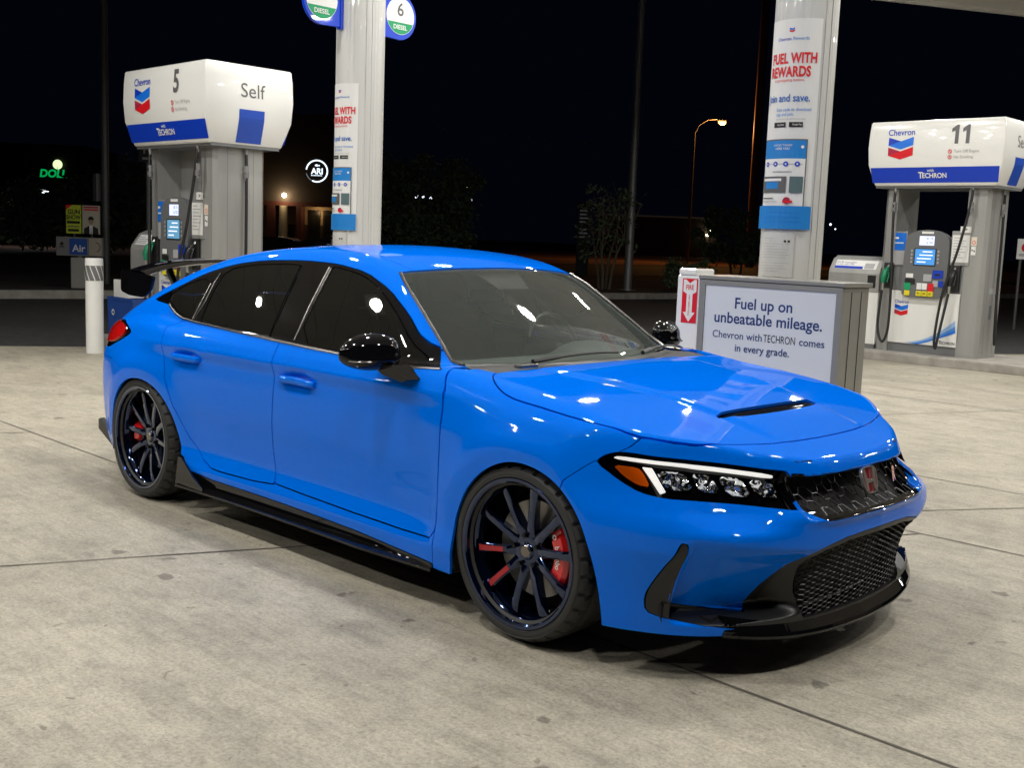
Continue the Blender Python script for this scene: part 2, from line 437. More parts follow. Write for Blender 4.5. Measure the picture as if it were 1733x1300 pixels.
# ------------------------------------------------------------------ ground
def struct(o): o['kind'] = 'structure'; return o
M_CON = mat('forecourt_concrete', (.4,.38,.33), .62)
def _con():
    n, l, b = nodes(M_CON)
    tc = n.new('ShaderNodeTexCoord')
    def noise(sc, det, rough=.6, stretch=(1,1,1)):
        mp = n.new('ShaderNodeMapping'); mp.inputs['Scale'].default_value = stretch; l.new(tc.outputs['Object'], mp.inputs['Vector'])
        t = n.new('ShaderNodeTexNoise'); t.inputs['Scale'].default_value = sc; t.inputs['Detail'].default_value = det; t.inputs['Roughness'].default_value = rough
        l.new(mp.outputs[0], t.inputs['Vector']); return t.outputs[0]
    def ramp(x, stops):
        r = n.new('ShaderNodeValToRGB'); l.new(x, r.inputs[0]); e = r.color_ramp.elements
        while len(e) < len(stops): e.new(.5)
        for k, (p, c) in enumerate(stops): e[k].position = p; e[k].color = (*c, 1)
        return r.outputs[0]
    def mul(a, b_, f=1.):
        m = n.new('ShaderNodeMix'); m.data_type = 'RGBA'; m.blend_type = 'MULTIPLY'; m.inputs[0].default_value = f
        l.new(a, m.inputs[6]); l.new(b_, m.inputs[7]); return m.outputs[2]
    base = ramp(noise(.55, 8, .6), [(.3, (.385,.350,.285)), (.5, (.445,.408,.335)), (.72, (.50,.462,.385))])
    fine = ramp(noise(11, 12, .8), [(.3, (.64,.64,.62)), (.5, (.95,.95,.94)), (.7, (1.10,1.09,1.06))])
    c = mul(base, fine)
    mid = ramp(noise(2.3, 9, .68, (1, 1.6, 1)), [(.34, (.78,.78,.77)), (.5, (.97,.97,.96)), (.68, (1.08,1.07,1.05))]); c = mul(c, mid)
    grit = ramp(noise(70, 5, .85), [(.32, (.56,.56,.54)), (.52, (1.02,1.02,1.02)), (.70, (1.26,1.26,1.22))]); c = mul(c, grit)
    # trowel streaks
    st = ramp(noise(3.5, 6, .6, (1, 9, 1)), [(.36, (.84,.84,.83)), (.55, (1.0,1.0,1.0))]); c = mul(c, st, .8)
    # oil drips, clustered
    v = n.new('ShaderNodeTexVoronoi'); v.inputs['Scale'].default_value = 4.6; v.inputs['Randomness'].default_value = 1
    wn = n.new('ShaderNodeTexNoise'); wn.inputs['Scale'].default_value = 14; l.new(tc.outputs['Object'], wn.inputs['Vector'])
    va = n.new('ShaderNodeVectorMath'); va.operation = 'MULTIPLY_ADD'; l.new(wn.outputs[1], va.inputs[0]); va.inputs[1].default_value = (.11,.11,0); l.new(tc.outputs['Object'], va.inputs[2])
    l.new(va.outputs[0], v.inputs['Vector'])
    sep = n.new('ShaderNodeSeparateColor'); l.new(v.outputs['Color'], sep.inputs[0])
    rad = n.new('ShaderNodeMapRange'); rad.inputs[1].default_value = .48; rad.inputs[2].default_value = 1; rad.inputs[3].default_value = 0; rad.inputs[4].default_value = .13
    l.new(sep.outputs[0], rad.inputs[0])
    d = n.new('ShaderNodeMath'); d.operation = 'SUBTRACT'; l.new(v.outputs['Distance'], d.inputs[0]); l.new(rad.outputs[0], d.inputs[1])
    spots = ramp(d.outputs[0], [(.0, (.50,.49,.48)), (.045, (1,1,1))]); 
    k = n.new('ShaderNodeMath'); k.operation = 'GREATER_THAN'; k.inputs[1].default_value = .50; l.new(sep.outputs[0], k.inputs[0])
    m = n.new('ShaderNodeMix'); m.data_type = 'RGBA'; m.blend_type = 'MULTIPLY'; l.new(k.outputs[0], m.inputs[0]); l.new(c, m.inputs[6]); l.new(spots, m.inputs[7]); c = m.outputs[2]
    # gum and grit specks
    v2 = n.new('ShaderNodeTexVoronoi'); v2.inputs['Scale'].default_value = 13; l.new(va.outputs[0], v2.inputs['Vector'])
    s2 = n.new('ShaderNodeSeparateColor'); l.new(v2.outputs['Color'], s2.inputs[0])
    r2 = n.new('ShaderNodeMapRange'); r2.inputs[1].default_value = .72; r2.inputs[2].default_value = 1; r2.inputs[3].default_value = 0; r2.inputs[4].default_value = .15; l.new(s2.outputs[1], r2.inputs[0])
    d2 = n.new('ShaderNodeMath'); d2.operation = 'SUBTRACT'; l.new(v2.outputs['Distance'], d2.inputs[0]); l.new(r2.outputs[0], d2.inputs[1])
    sp2 = ramp(d2.outputs[0], [(.0, (.62,.61,.59)), (.05, (1,1,1))]); k2 = n.new('ShaderNodeMath'); k2.operation = 'GREATER_THAN'; k2.inputs[1].default_value = .72; l.new(s2.outputs[1], k2.inputs[0])
    m2 = n.new('ShaderNodeMix'); m2.data_type = 'RGBA'; m2.blend_type = 'MULTIPLY'; l.new(k2.outputs[0], m2.inputs[0]); l.new(c, m2.inputs[6]); l.new(sp2, m2.inputs[7]); c = m2.outputs[2]
    # pale abraded patches and dark rubbed tyre lanes along the driving direction
    ab = ramp(noise(26, 6, .75), [(.60, (1,1,1)), (.70, (1.28,1.27,1.25))]); c = mul(c, ab)
    ln = ramp(noise(.9, 5, .6, (.25, 2.6, 1)), [(.30, (.74,.74,.74)), (.46, (1,1,1))]); c = mul(c, ln, .9)
    l.new(c, b.inputs['Base Color'])
    bp_ = n.new('ShaderNodeBump'); bp_.inputs['Strength'].default_value = .25; bp_.inputs['Distance'].default_value = .004; l.new(noise(60, 8, .7), bp_.inputs['Height']); l.new(bp_.outputs[0], b.inputs['Normal'])
    r = n.new('ShaderNodeMapRange'); r.inputs[3].default_value = .48; r.inputs[4].default_value = .72; l.new(noise(1.1, 5), r.inputs[0]); l.new(r.outputs[0], b.inputs['Roughness'])
_con()
D = Vector((.49, .872, 0))                                     # the direction of the slab edge, canopy edge and cross joints
def sheet(name, pts, z, m): return struct(obj(name, [(x, y, z) for x, y in pts], [range(len(pts))], m))
sheet('ground', [(-420,-420),(420,-420),(420,420),(-420,420)], -.034, mottle(mat('dark_soil', (.03,.024,.02), .95), (.02,.016,.013), (.045,.034,.027), .3))
M_ASPH = mottle(mat('asphalt', (.05,.05,.05), .8), (.040,.040,.041), (.062,.061,.060), 6, 10); bump(M_ASPH, 120, .4, .01)
sheet('road', [(-18.5,-9),(-14.0,19.5),(-10.6,39),(-2,60),(28,60),(28,-30),(-22,-30)], -.022, M_ASPH)
p0 = Vector((-9.05, 1.05, 0)); A_ = p0-D*16; B_ = p0+D*22
sheet('forecourt', [(A_.x,A_.y),(11,A_.y),(26,B_.y),(B_.x,B_.y)], 0, M_CON)
M_JOINT = mat('joint_filler', (.12,.108,.09), .9)
def joint(a, b, wdt=.012):
    a, b = Vector((*a, 0)), Vector((*b, 0)); t = (b-a).normalized(); nrm = Vector((-t.y, t.x, 0)); n = 28; V = []; rnd = random.Random(int(a.x*97+b.y*31))
    for i in range(n+1):
        p = a.lerp(b, i/n); o = rnd.uniform(-.004,.004); w_ = wdt*rnd.uniform(.55,1.1)*.5
        V += [tuple(p+nrm*(o+w_)+Vector((0,0,.003))), tuple(p+nrm*(o-w_)+Vector((0,0,.003)))]
    return V, [(2*i, 2*i+1, 2*i+3, 2*i+2) for i in range(n)]
jb = MB()
for a, b in (((-9.6,-.56),(7,-.70)), ((.95,1.81),(16,1.80)), ((.95,3.26),(16,3.18)), ((-3.4,-8.2),(-.02,-.64)), ((.55,-.64),(1.65,1.80)), ((1.12,1.80),(1.98,3.20)), ((-.98,4.30),(2.4,12.3)),
             ((3.0,-.64),(4.2,1.8)), ((-8.4,-5.4),(9,-5.4)), ((-5.6,-5.4),(-3.5,-.6)), ((2.0,-5.4),(4.0,-.64)), ((-3.4,7.0),(14,6.6))): jb.add(*joint(a, b))
struct(jb.build('forecourt_joints', M_JOINT))
M_KERB = mottle(mat('kerb_concrete', (.36,.34,.30), .8), (.28,.26,.23), (.40,.38,.34), 5)
M_DIRT = mottle(mat('reddish_dirt', (.22,.10,.06), .95), (.15,.07,.045), (.26,.13,.08), .8)
def strip(name, pts, w_, z0, z1, m):
    V = []; F = []
    for i, p in enumerate(pts):
        a, b = Vector((*pts[max(i-1,0)], 0)), Vector((*pts[min(i+1,len(pts)-1)], 0)); t = (b-a).normalized(); nn = Vector((-t.y, t.x, 0))*w_
        q = Vector((*p, 0)); V += [(q.x,q.y,z0),(q.x,q.y,z1),(q.x+nn.x,q.y+nn.y,z1),(q.x+nn.x,q.y+nn.y,z0)]
    for i in range(len(pts)-1): F += [(4*i,4*i+4,4*i+5,4*i+1),(4*i+1,4*i+5,4*i+6,4*i+2),(4*i+2,4*i+6,4*i+7,4*i+3)]
    F += [(0,1,2,3),tuple(4*(len(pts)-1)+k for k in (3,2,1,0))]
    return struct(obj(name, V, F, m))
strip('far_kerb', [(-19.6,-9),(-17.0,5.2),(-14.2,18.6),(-11.0,37.5),(-5,60)], .22, -.03, .13, M_KERB)
sheet('pavement', [(-20.4,-9),(-24,10),(-22,30),(-14,55),(-6,60),(-11.3,37.5),(-14.5,18.6),(-17.3,5.2),(-19.9,-9)], .10, mottle(mat('planting_soil', (.05,.042,.036), .95), (.030,.026,.022), (.075,.062,.05), 2))
sheet('dirt_verge', [(-45,-20),(-44,16),(-42,50),(-42,64),(-20,110),(-60,150),(-103,122),(-61,23),(-64,-20)], -.012, M_DIRT)
sheet('street', [(-43.4,-20),(-42.6,16),(-40.8,50),(-40.6,64),(-18,110),(-8,104),(-26,60),(-27,34),(-29,10),(-30,-20)], -.016, M_ASPH)
# ------------------------------------------------------------------ canopy with its lamps
CAN = thing('fuel_canopy', 'large flat fuel station canopy with beige panelled underside and square lamps over the forecourt', 'canopy', (0,0,0))
M_SOF = mottle(mat('canopy_panel', (.5,.48,.44), .55), (.46,.44,.40), (.54,.52,.475), .7)
M_FAS = mat('canopy_fascia', (.52,.50,.46), .5); M_LED = mat('canopy_led', (1,1,1), .4, emit=(1,.975,.925), estr=235)
M_LF = mat('lamp_frame', (.7,.68,.63), .5)
cz = 5.05; e0 = Vector((-3.70, 11.80, 0))
def ce(y): return e0.x+(y-e0.y)*D.x/D.y
y0, y1 = -9.2, 19.0
sof = [(ce(y0), y0), (ce(y0)+14.5, y0), (ce(y1)+14.5, y1), (ce(y1), y1)]
obj('ceiling', [(x, y, cz) for x, y in sof], [(3,2,1,0)], M_SOF, CAN)
b = MB(); V = [(x, y, z) for z in (cz-.045, cz+.95) for x, y in sof]
for i in range(4):
    p, q = Vector((*sof[i], 0)), Vector((*sof[(i+1)%4], 0)); t = (q-p).normalized(); nn = Vector((t.y, -t.x, 0))*.09
    b.add([(p.x,p.y,cz-.045),(q.x,q.y,cz-.045),(q.x,q.y,cz+.95),(p.x,p.y,cz+.95),(p.x+nn.x,p.y+nn.y,cz-.045),(q.x+nn.x,q.y+nn.y,cz-.045),(q.x+nn.x,q.y+nn.y,cz+.95),(p.x+nn.x,p.y+nn.y,cz+.95)], [(0,1,2,3),(7,6,5,4),(0,4,5,1),(3,2,6,7)])
b.add([(x, y, cz+.95) for x, y in sof], [(0,1,2,3)]); b.build('fascia', M_FAS, CAN)
b = MB()
for k in range(1, 20):
    x = k*.8
    if x < 14.4: b.add([(ce(y0)+x, y0, cz-.004), (ce(y0)+x+.012, y0, cz-.004), (ce(y1)+x+.012, y1, cz-.004), (ce(y1)+x, y1, cz-.004)], [(3,2,1,0)])
b.build('ceiling_seam', mat('seam_dark', (.10,.09,.08), .8), CAN)
LAMPS = [(-7.7,-3.0),(-4.65,-3.0),(-2.3,-3.0),(.6,-3.0),(3.4,-3.0)]+[(-7.1,.2),(-4.25,.1),(-.75,.2),(4.6,.2)]+[(-5.6,3.5),(-3.1,3.5),(-.5,3.5),(2.3,3.5),(5.0,3.5)]
LAMPS += [(-5.0,7.8),(-2.7,7.8),(.1,7.8),(2.9,7.8),(5.7,7.8)]+[(-3.2,11.6),(-.6,11.6),(2.2,11.6),(5.0,11.6),(7.8,11.6)]+[(-8.6,-6.6),(-5.6,-6.6),(-2.6,-6.6),(.4,-6.6)]+[(-.6,15.6),(2.4,15.6),(5.4,15.6)]
for x, y in LAMPS:
    MB().box(x-.24, x+.24, y-.24, y+.24, cz-.05, cz+.01, .01).build('lamp_frame', M_LF, CAN)
    obj('light_panel', [(x+.155*math.cos(a), y+.155*math.sin(a), cz-.054) for a in np.linspace(0, 2*math.pi, 17)[:-1]], [range(15,-1,-1)], M_LED, CAN)
# lighter ceiling panel, a lamp fixture's edge, near the visible corner
MB().box(-2.95, -2.15, 11.2, 11.9, cz-.03, cz+.01, .008).build('pale_panel', mat('panel_white', (.75,.72,.66), .5), CAN)
# ------------------------------------------------------------------ pump islands
for i, (x0, x1, ya, yb) in enumerate(((-8.75, .30, 2.30, 3.70), (-5.2, 6.0, 10.32, 11.75))):
    b = MB(); b.box(x0, x1, ya, yb, -.01, .115, .02); struct(b.build('pump_island', M_KERB))
# ------------------------------------------------------------------ print colours
P_BLUE = mat('print_blue', (.005,.045,.50), .35); P_LBLUE = mat('print_light_blue', (.01,.17,.75), .35); P_RED = mat('print_red', (.70,.012,.02), .35)
P_DRED = mat('print_dark_red', (.42,.02,.06), .35); P_NAVY = mat('print_navy', (.012,.035,.16), .4); P_GREY = mat('print_grey', (.12,.12,.125), .4)
P_LGREY = mat('print_light_grey', (.42,.42,.43), .4); P_WHITE = mat('print_white', (.82,.82,.80), .35); P_BLACK = mat('print_black', (.015,.015,.016), .4)
P_SKY = mat('print_sky_blue', (.015,.22,.62), .4); P_GREEN = mat('print_green', (.01,.33,.13), .4); P_YEL = mat('print_yellow', (.80,.68,.02), .4); P_ORANGE = mat('print_orange', (.7,.25,.03), .4)
M_HEAD = mat('pump_head_white', (.84,.84,.81), .22, 0, .6); M_STEEL = mat('pump_grey_panel', (.36,.36,.35), .38, .35); M_GREY = mat('pump_dark_grey', (.17,.175,.18), .45)
mottle(M_STEEL, (.33,.33,.32), (.40,.40,.385), 1.6, 6, stretch=(3,3,.4))
def chevrons(B, u, v, w_, title=True, k=1.):
    h = w_/2; d = w_*.155; t = w_*.31; g = w_*.05
    def ch(top, left, right):
        B.poly([(u-h, top), (u, top-d), (u, top-d-t), (u-h, top-t)], left)
        B.poly([(u-h, top-t), (u, top-d), (u+h, top), (u+h, top-t), (u, top-d-t)], right)
    ch(v, P_BLUE, P_LBLUE); ch(v-t-g*1.4, P_DRED, P_RED)
    if title: B.text('Chevron', u, v+w_*.17, w_*.33, P_BLUE, .008, sx=.92, shear=.0)
def techron(B, u, v, s, m, wth=True):
    B.text('T', u-s*1.52, v, s*1.12, m, .02, sx=.9); B.text('ECHRON', u+s*.32, v-s*.04, s*.86, m, .022, sx=.92)
    if wth: B.text('with', u-s*.15, v+s*.62, s*.52, m, .01)
def hose(pts, r=.017, n=26):
    P = [Vector(p) for p in pts]; Q = []
    for i in range(len(P)-1):
        p0_, p1_, p2_, p3_ = P[max(i-1,0)], P[i], P[i+1], P[min(i+2,len(P)-1)]
        for k in range(8):
            t = k/8; Q.append(.5*((2*p1_)+(-p0_+p2_)*t+(2*p0_-5*p1_+4*p2_-p3_)*t*t+(-p0_+3*p1_-3*p2_+p3_)*t**3))
    Q.append(P[-1]); return MB().tube(Q, r, 10)
M_HOSE = mat('hose_rubber', (.016,.016,.017), .42); M_FIT = mat('hose_fitting', (.5,.5,.49), .3, .8)
M_DARK_ = mat('opening_black', (.01,.01,.01), .8)
def pump(x, y, num, label):
    t = thing('fuel_pump', label, 'fuel pump', (x, y, .115), 0, 'fuel dispensers on the islands')
    zb = .115
    # sign head
    prof = [(2.31,-.090),(2.325,-.078),(2.45,-.040),(2.58,-.004),(2.80,.010),(3.00,.004),(3.125,-.006),(3.14,-.018)]
    V = []; F = []
    for z, o in prof:
        hx, hy = .885+o, .53+o; r = .014
        for cx, cy, a0 in ((hx-r,hy-r,0),(-hx+r,hy-r,90),(-hx+r,-hy+r,180),(hx-r,-hy+r,270)):
            for k in range(5):
                a = math.radians(a0+k*22.5); V.append((cx+r*math.cos(a), cy+r*math.sin(a), z-zb))
    n = 20
    for i in range(len(prof)-1):
        for k in range(n): F.append((i*n+k, i*n+(k+1)%n, (i+1)*n+(k+1)%n, (i+1)*n+k))
    F += [tuple(range(n-1,-1,-1)), tuple((len(prof)-1)*n+k for k in range(n))]
    H_ = MB().add(V, F, True).build('sign_head', M_HEAD, t, edge=50)
    zs = [p[0] for p in prof]; os_ = [p[1] for p in prof]
    bulge = lambda z: float(np.interp(z, zs, os_))
    for s in (-1, 1):
        B = Board(lambda u, v, l=0, s=s: (-s*u, s*(.53+bulge(v)+l+.001), v-zb), H_)
        def band(z0, z1, m):
            V = []; F = []; l = B.lift(); zz = np.linspace(z0, z1, 7)
            for z in zz: V += [B.fn(-.83-.02*(z-2.35)/.2, z, l), B.fn(.83+.02*(z-2.35)/.2, z, l)]
            for i in range(6): F.append((2*i,2*i+1,2*i+3,2*i+2))
            obj('stripe', V, F, m, H_)
        band(2.350, 2.545, P_BLUE)
        chevrons(B, -.44, 2.935, .34)
        if num != '11': B.text(num, .30, 2.945, .33, P_GREY, .028, sx=.78)
        else:
            for u0 in (.27, .41): B.poly([(u0,2.83),(u0+.046,2.83),(u0+.046,3.065),(u0+.018,3.065),(u0-.045,3.02),(u0-.045,2.975),(u0,2.995)], P_GREY, 'numeral')
        for k, tx in enumerate(('Turn Off Engine', 'No Smoking')):
            B.disc(.22, 2.735-.07*k, .026, P_RED, 'symbol', inner=.019); B.poly([(.205,2.752-.07*k),(.212,2.756-.07*k),(.236,2.720-.07*k),(.229,2.716-.07*k)], P_RED, 'symbol')
            B.text(tx, .27, 2.735-.07*k, .052, P_LGREY, .002, 'LEFT', sx=.95)
        techron(B, -.01, 2.44, .10, P_WHITE)
    for s in (-1, 1):
        B = Board(lambda u, v, l=0, s=s: (s*(.885+bulge(v)+l+.001), s*u, v-zb), H_)
        B.text('Self', .02, 2.87, .21, P_GREY, -.002)
        V = []; F = []; l = B.lift(); zz = np.linspace(2.335, 2.68, 9)
        for z in zz: V += [B.fn(-.135, z, l), B.fn(.175, z, l)]
        for i in range(8): F.append((2*i,2*i+1,2*i+3,2*i+2))
        obj('stripe', V, F, mat('print_mid_blue', (.02,.075,.45), .35), H_)
    MB().box(-.80,.80,-.42,.42,2.285-zb,2.325-zb).build('head_base', M_GREY, t)
    # end columns (chamfered)
    for u0, u1 in ((.42,.70),(-.70,-.52)):
        c = .045; pl = [(u0,-.315),(u1-c,-.315),(u1,-.315+c),(u1,.315-c),(u1-c,.315),(u0,.315)] if u0 > 0 else [(u1,-.315),(u1,.315),(u0+c,.315),(u0,.315-c),(u0,-.315+c),(u0+c,-.315)]
        b = MB().prism(pl, lambda u, v, d: (u, v, d), .0, 2.30-zb); b.build('column', M_STEEL, t)
    MB().box(-.52,.42,-.02,.02,1.70-zb,2.29-zb).build('back_panel', M_STEEL, t) if num == '5' else None
    MB().box(-.52,.42,-.285,.285,.0,.21-zb+.02).build('plinth', M_GREY, t)
    L = MB().box(-.52,.42,-.305,.305,.235-zb,.935-zb,.006).build('lower_panel', M_HEAD, t)
    B = Board(lambda u, v, l=0: (u, -.305-l, v-zb), L)
    chevrons(B, -.36, .755, .185)
    # blue swoosh
    up = [(-.28+.66*k/14, .235+.0*k+.33*(k/14)**1.9+.02) for k in range(15)]; lo = [(-.10+.50*k/14, .236+.19*(k/14)**1.15) for k in range(15)]
    for q, (m, a0, a1) in enumerate(((mat('swoosh_pale', (.30,.48,.78), .35), 0, .45), (mat('swoosh_mid', (.08,.26,.70), .35), .45, .75), (P_LBLUE, .75, 1.0))):
        V = []; F = []; l = B.lift()
        for (a, b_), (c_, d_) in zip(up, lo):
            for w_ in (a0, a1): V.append(B.fn(a+(c_-a)*w_, b_+(d_-b_)*w_, l))
        for i in range(14): F.append((2*i,2*i+1,2*i+3,2*i+2))
        obj('swoosh', V, F, m, L)
    techron(B, .29, .285, .058, P_GREY, False)
    U = MB(); U.box(-.52,.42,-.295,.295,.94-zb,1.66-zb,.01)
    U.build('cabinet', M_GREY, t)
    F_ = MB(); arch = [(-.33,.84),(.215,.84),(.235,1.0),(.235,1.62)]+[(.0475-.0+.1875*math.cos(a)*1.0-.10*0, 1.62+.13*math.sin(a)) for a in np.linspace(0, math.pi, 13)]+[(-.34,1.62),(-.36,1.0)]
    arch = [(-.34,.86),(.22,.86),(.245,1.02),(.245,1.60),(.20,1.69),(.09,1.735),(-.05,1.75),(-.19,1.735),(-.30,1.69),(-.345,1.60),(-.365,1.02)]
    F_.prism(chaikin(arch, 2, .15), lambda u, v, d: (u, -.295-d, v-zb), .0, .075); FU = F_.build('control_unit', mat('control_grey', (.14,.145,.15), .4), t)
    B = Board(lambda u, v, l=0: (u, -.370-l, v-zb), FU)
    M_LCD = mat('lit_display', (.6,.65,.8), .3, emit=(.62,.68,1.0), estr=.75); M_SCR = mat('lit_screen', (.02,.2,.7), .3, emit=(.015,.20,.85) if num == '11' else (.08,.22,.36), estr=.75)
    if num == '5': M_SCR = mat('lit_screen_dim', (.1,.25,.4), .3, emit=(.08,.22,.36), estr=.8)
    B.rect(-.13,1.695,.03,1.725,P_WHITE,'name_plate')
    B.rect(-.155,1.545,.045,1.665,M_LCD,'price_display'); 
    for k, (tx, yy) in enumerate((('85.74', 1.63), ('16.703', 1.578))): B.text(tx, -.02, yy, .048, P_NAVY, .0, sx=.8)
    B.rect(-.215,1.275,.085,1.505,P_BLACK,'bezel'); B.rect(-.20,1.29,.07,1.495,M_SCR,'screen')
    M_SW = mat('screen_white', (.8,.8,.9), .3, emit=(.7,.8,1), estr=.8)
    for k, (a, b_) in enumerate(((-.10,.03),(-.14,.04),(-.17,.02),(-.17,-.05))): B.rect(a,1.455-.045*k,b_,1.468-.045*k,M_SW,'screen_text')
    for s in (-.245, .115):
        for k in range(4): B.rect(s-.012,1.31+.048*k,s+.012,1.338+.048*k,P_LGREY,'button')
    B.rect(-.30,1.115,-.20,1.17,P_WHITE,'sticker'); B.rect(-.31,1.03,-.17,1.10,P_BLACK,'receipt_slot')
    B.rect(-.06,1.075,.05,1.17,P_LGREY,'keypad'); B.rect(.06,1.12,.20,1.225,P_BLUE,'card_reader'); B.rect(.09,1.15,.16,1.18,P_BLACK,'card_slot')
    B.rect(.07,1.01,.14,1.09,P_LGREY,'card_reader'); B.rect(.15,1.01,.21,1.09,P_BLUE,'sticker')
    B.rect(-.315,.955,-.225,1.045,P_GREEN,'grade_label'); B.rect(-.14,.965,-.075,1.05,P_WHITE,'grade_label'); B.rect(-.07,.965,.0,1.05,P_WHITE,'grade_label'); B.rect(.01,.945,.09,1.05,P_RED,'grade_label')
    for u_, tx in ((-.27,''), (-.11,'91'), (-.03,'89'), (.05,'87')):
        MB().box(u_-.036,u_+.036,-.384,-.368,.878-zb,.945-zb,.006).build('grade_button', P_YEL, FU)
        if tx: B2 = Board(lambda u, v, l=0: (u, -.384-l, v-zb), FU); B2.text(tx, u_, .912, .04, P_BLACK, .01)
    # wings with notices
    B = Board(lambda u, v, l=0: (u, -.295-l, v-zb), t)
    MB().box(-.60,-.355,-.31,-.27,1.27-zb,1.72-zb,.004).build('poster_panel', M_STEEL, t); MB().box(.255,.50,-.33,-.27,1.30-zb,1.74-zb,.004).build('poster_panel', M_STEEL, t)
    B = Board(lambda u, v, l=0: (u, -.311-l, v-zb), t); B.rect(-.585,1.47,-.365,1.70,P_LBLUE,'poster'); B.rect(-.56,1.62,-.47,1.645,P_WHITE,'poster_line'); B.rect(-.56,1.56,-.40,1.575,P_WHITE,'poster_line'); B.rect(-.585,1.28,-.365,1.465,P_LGREY,'poster')
    B = Board(lambda u, v, l=0: (u, -.331-l, v-zb), t); B.rect(.265,1.34,.49,1.69,P_WHITE,'notice')
    for k in range(8): B.rect(.285,1.65-.036*k,.285+(.10,.16,.13,.17,.12,.16,.10,.14)[k],1.658-.036*k,P_LGREY,'notice_line')
    B.rect(.36,1.72,.50,1.80,P_WHITE,'sticker'); B.text('>', .43, 1.76, .07, P_BLACK, .02)
    B = Board(lambda u, v, l=0: (u, -.316-l, v-zb), t)
    B.rect(.50,1.56,.575,1.67,mat('print_cream', (.75,.66,.55), .4),'warning_sticker'); B.disc(.537,1.60,.024,P_RED,'symbol',inner=.017); B.rect(.51,1.44,.57,1.55,P_WHITE,'warning_sticker'); B.disc(.525,1.50,.010,P_BLACK,'symbol'); B.disc(.552,1.49,.010,P_BLACK,'symbol')
    if num == '5':
        B = Board(lambda u, v, l=0: (u, -.021-l, v-zb), t); B.rect(-.14,1.93,-.02,2.06,P_LGREY,'notice'); B.rect(-.14,1.84,-.02,1.92,P_LGREY,'notice')
    for s in (-.315,): 
        MB().box(.4315,.434,-.317,-.3155,.30-zb,2.2-zb).build('panel_seam', M_DARK_, t)
    B = Board(lambda u, v, l=0: (.70+l, u, v-zb), t); B.rect(-.05,.62,.03,.80,M_GREY,'instruction_plate'); B.rect(-.10,.95,.06,1.02,P_LGREY,'instruction_plate')
    for yy in (-.16,.16): MB().box(.6995,.7015,yy-.002,yy+.002,.06,2.18).build('panel_seam', M_GREY, t)
    # nozzles and hoses
    def nozzle(u, m):
        holder = MB().box(u-.065,u+.065,-.335,-.28,.96-zb,1.30-zb,.012).build('nozzle_boot', mat('boot_black', (.02,.02,.021), .5), t)
        nb = MB(); nb.tube([(u,-.345,1.235-zb),(u-.005,-.40,1.18-zb),(u-.015,-.425,1.10-zb),(u-.02,-.42,1.03-zb)],[.022,.040,.040,.026],10)
        nb.tube([(u+.02,-.36,1.20-zb),(u+.045,-.40,1.12-zb),(u+.03,-.41,1.04-zb)],.009,8)
        N = nb.build('nozzle', m, t); MB().tube([(u,-.345,1.235-zb),(u+.005,-.32,1.275-zb),(u+.005,-.29,1.285-zb)],[.016,.014,.014],8).build('spout', M_FIT, N)
        MB().tube([(u-.02,-.42,1.03-zb),(u-.025,-.41,.93-zb)],[.020,.016],8).build('swivel', M_FIT, N)
    nozzle(-.575, mat('green_nozzle', (.01,.22,.10), .4)); nozzle(.33, mat('black_nozzle', (.018,.018,.02), .35))
    for pts in ([(-.53,-.40,2.30-zb),(-.53,-.41,2.05-zb),(-.50,-.43,1.5-zb),(-.46,-.45,.95-zb),(-.46,-.45,.42-zb),(-.53,-.45,.24-zb),(-.61,-.44,.45-zb),(-.605,-.41,.93-zb)],
                [(.50,-.40,2.30-zb),(.49,-.42,2.05-zb),(.40,-.46,1.5-zb),(.27,-.50,.95-zb),(.21,-.50,.40-zb),(.23,-.50,.10),(.26,-.49,.42-zb),(.305,-.41,.93-zb)],
                [(.73,.05,2.30-zb),(.74,.05,1.8-zb),(.75,.04,1.0-zb),(.77,.02,.5-zb),(.79,.0,.30-zb),(.80,-.03,.5-zb),(.78,-.05,.95-zb)]):
        hs = hose(pts).build('hose', M_HOSE, t)
        u, v = pts[0][0], pts[0][1]; [MB().cyl((u,v,za-zb),(u,v,zc-zb),ra,ra*.95,10).build('hose_coupling', M_FIT, hs) for za, zc, ra in ((2.31,2.22,.020),(2.10,2.03,.027),(1.98,1.94,.021))]
        MB().cyl((u,v,2.03-zb),(u,v,1.97-zb),.030,.030,10).build('breakaway', M_GREY, hs)
    return t
pump(-7.35, 2.98, '5', 'white and grey fuel pump numbered 5 behind the rear of the blue car')
pump(-2.32, 10.98, '11', 'white and grey fuel pump numbered 11 at the right of the forecourt')
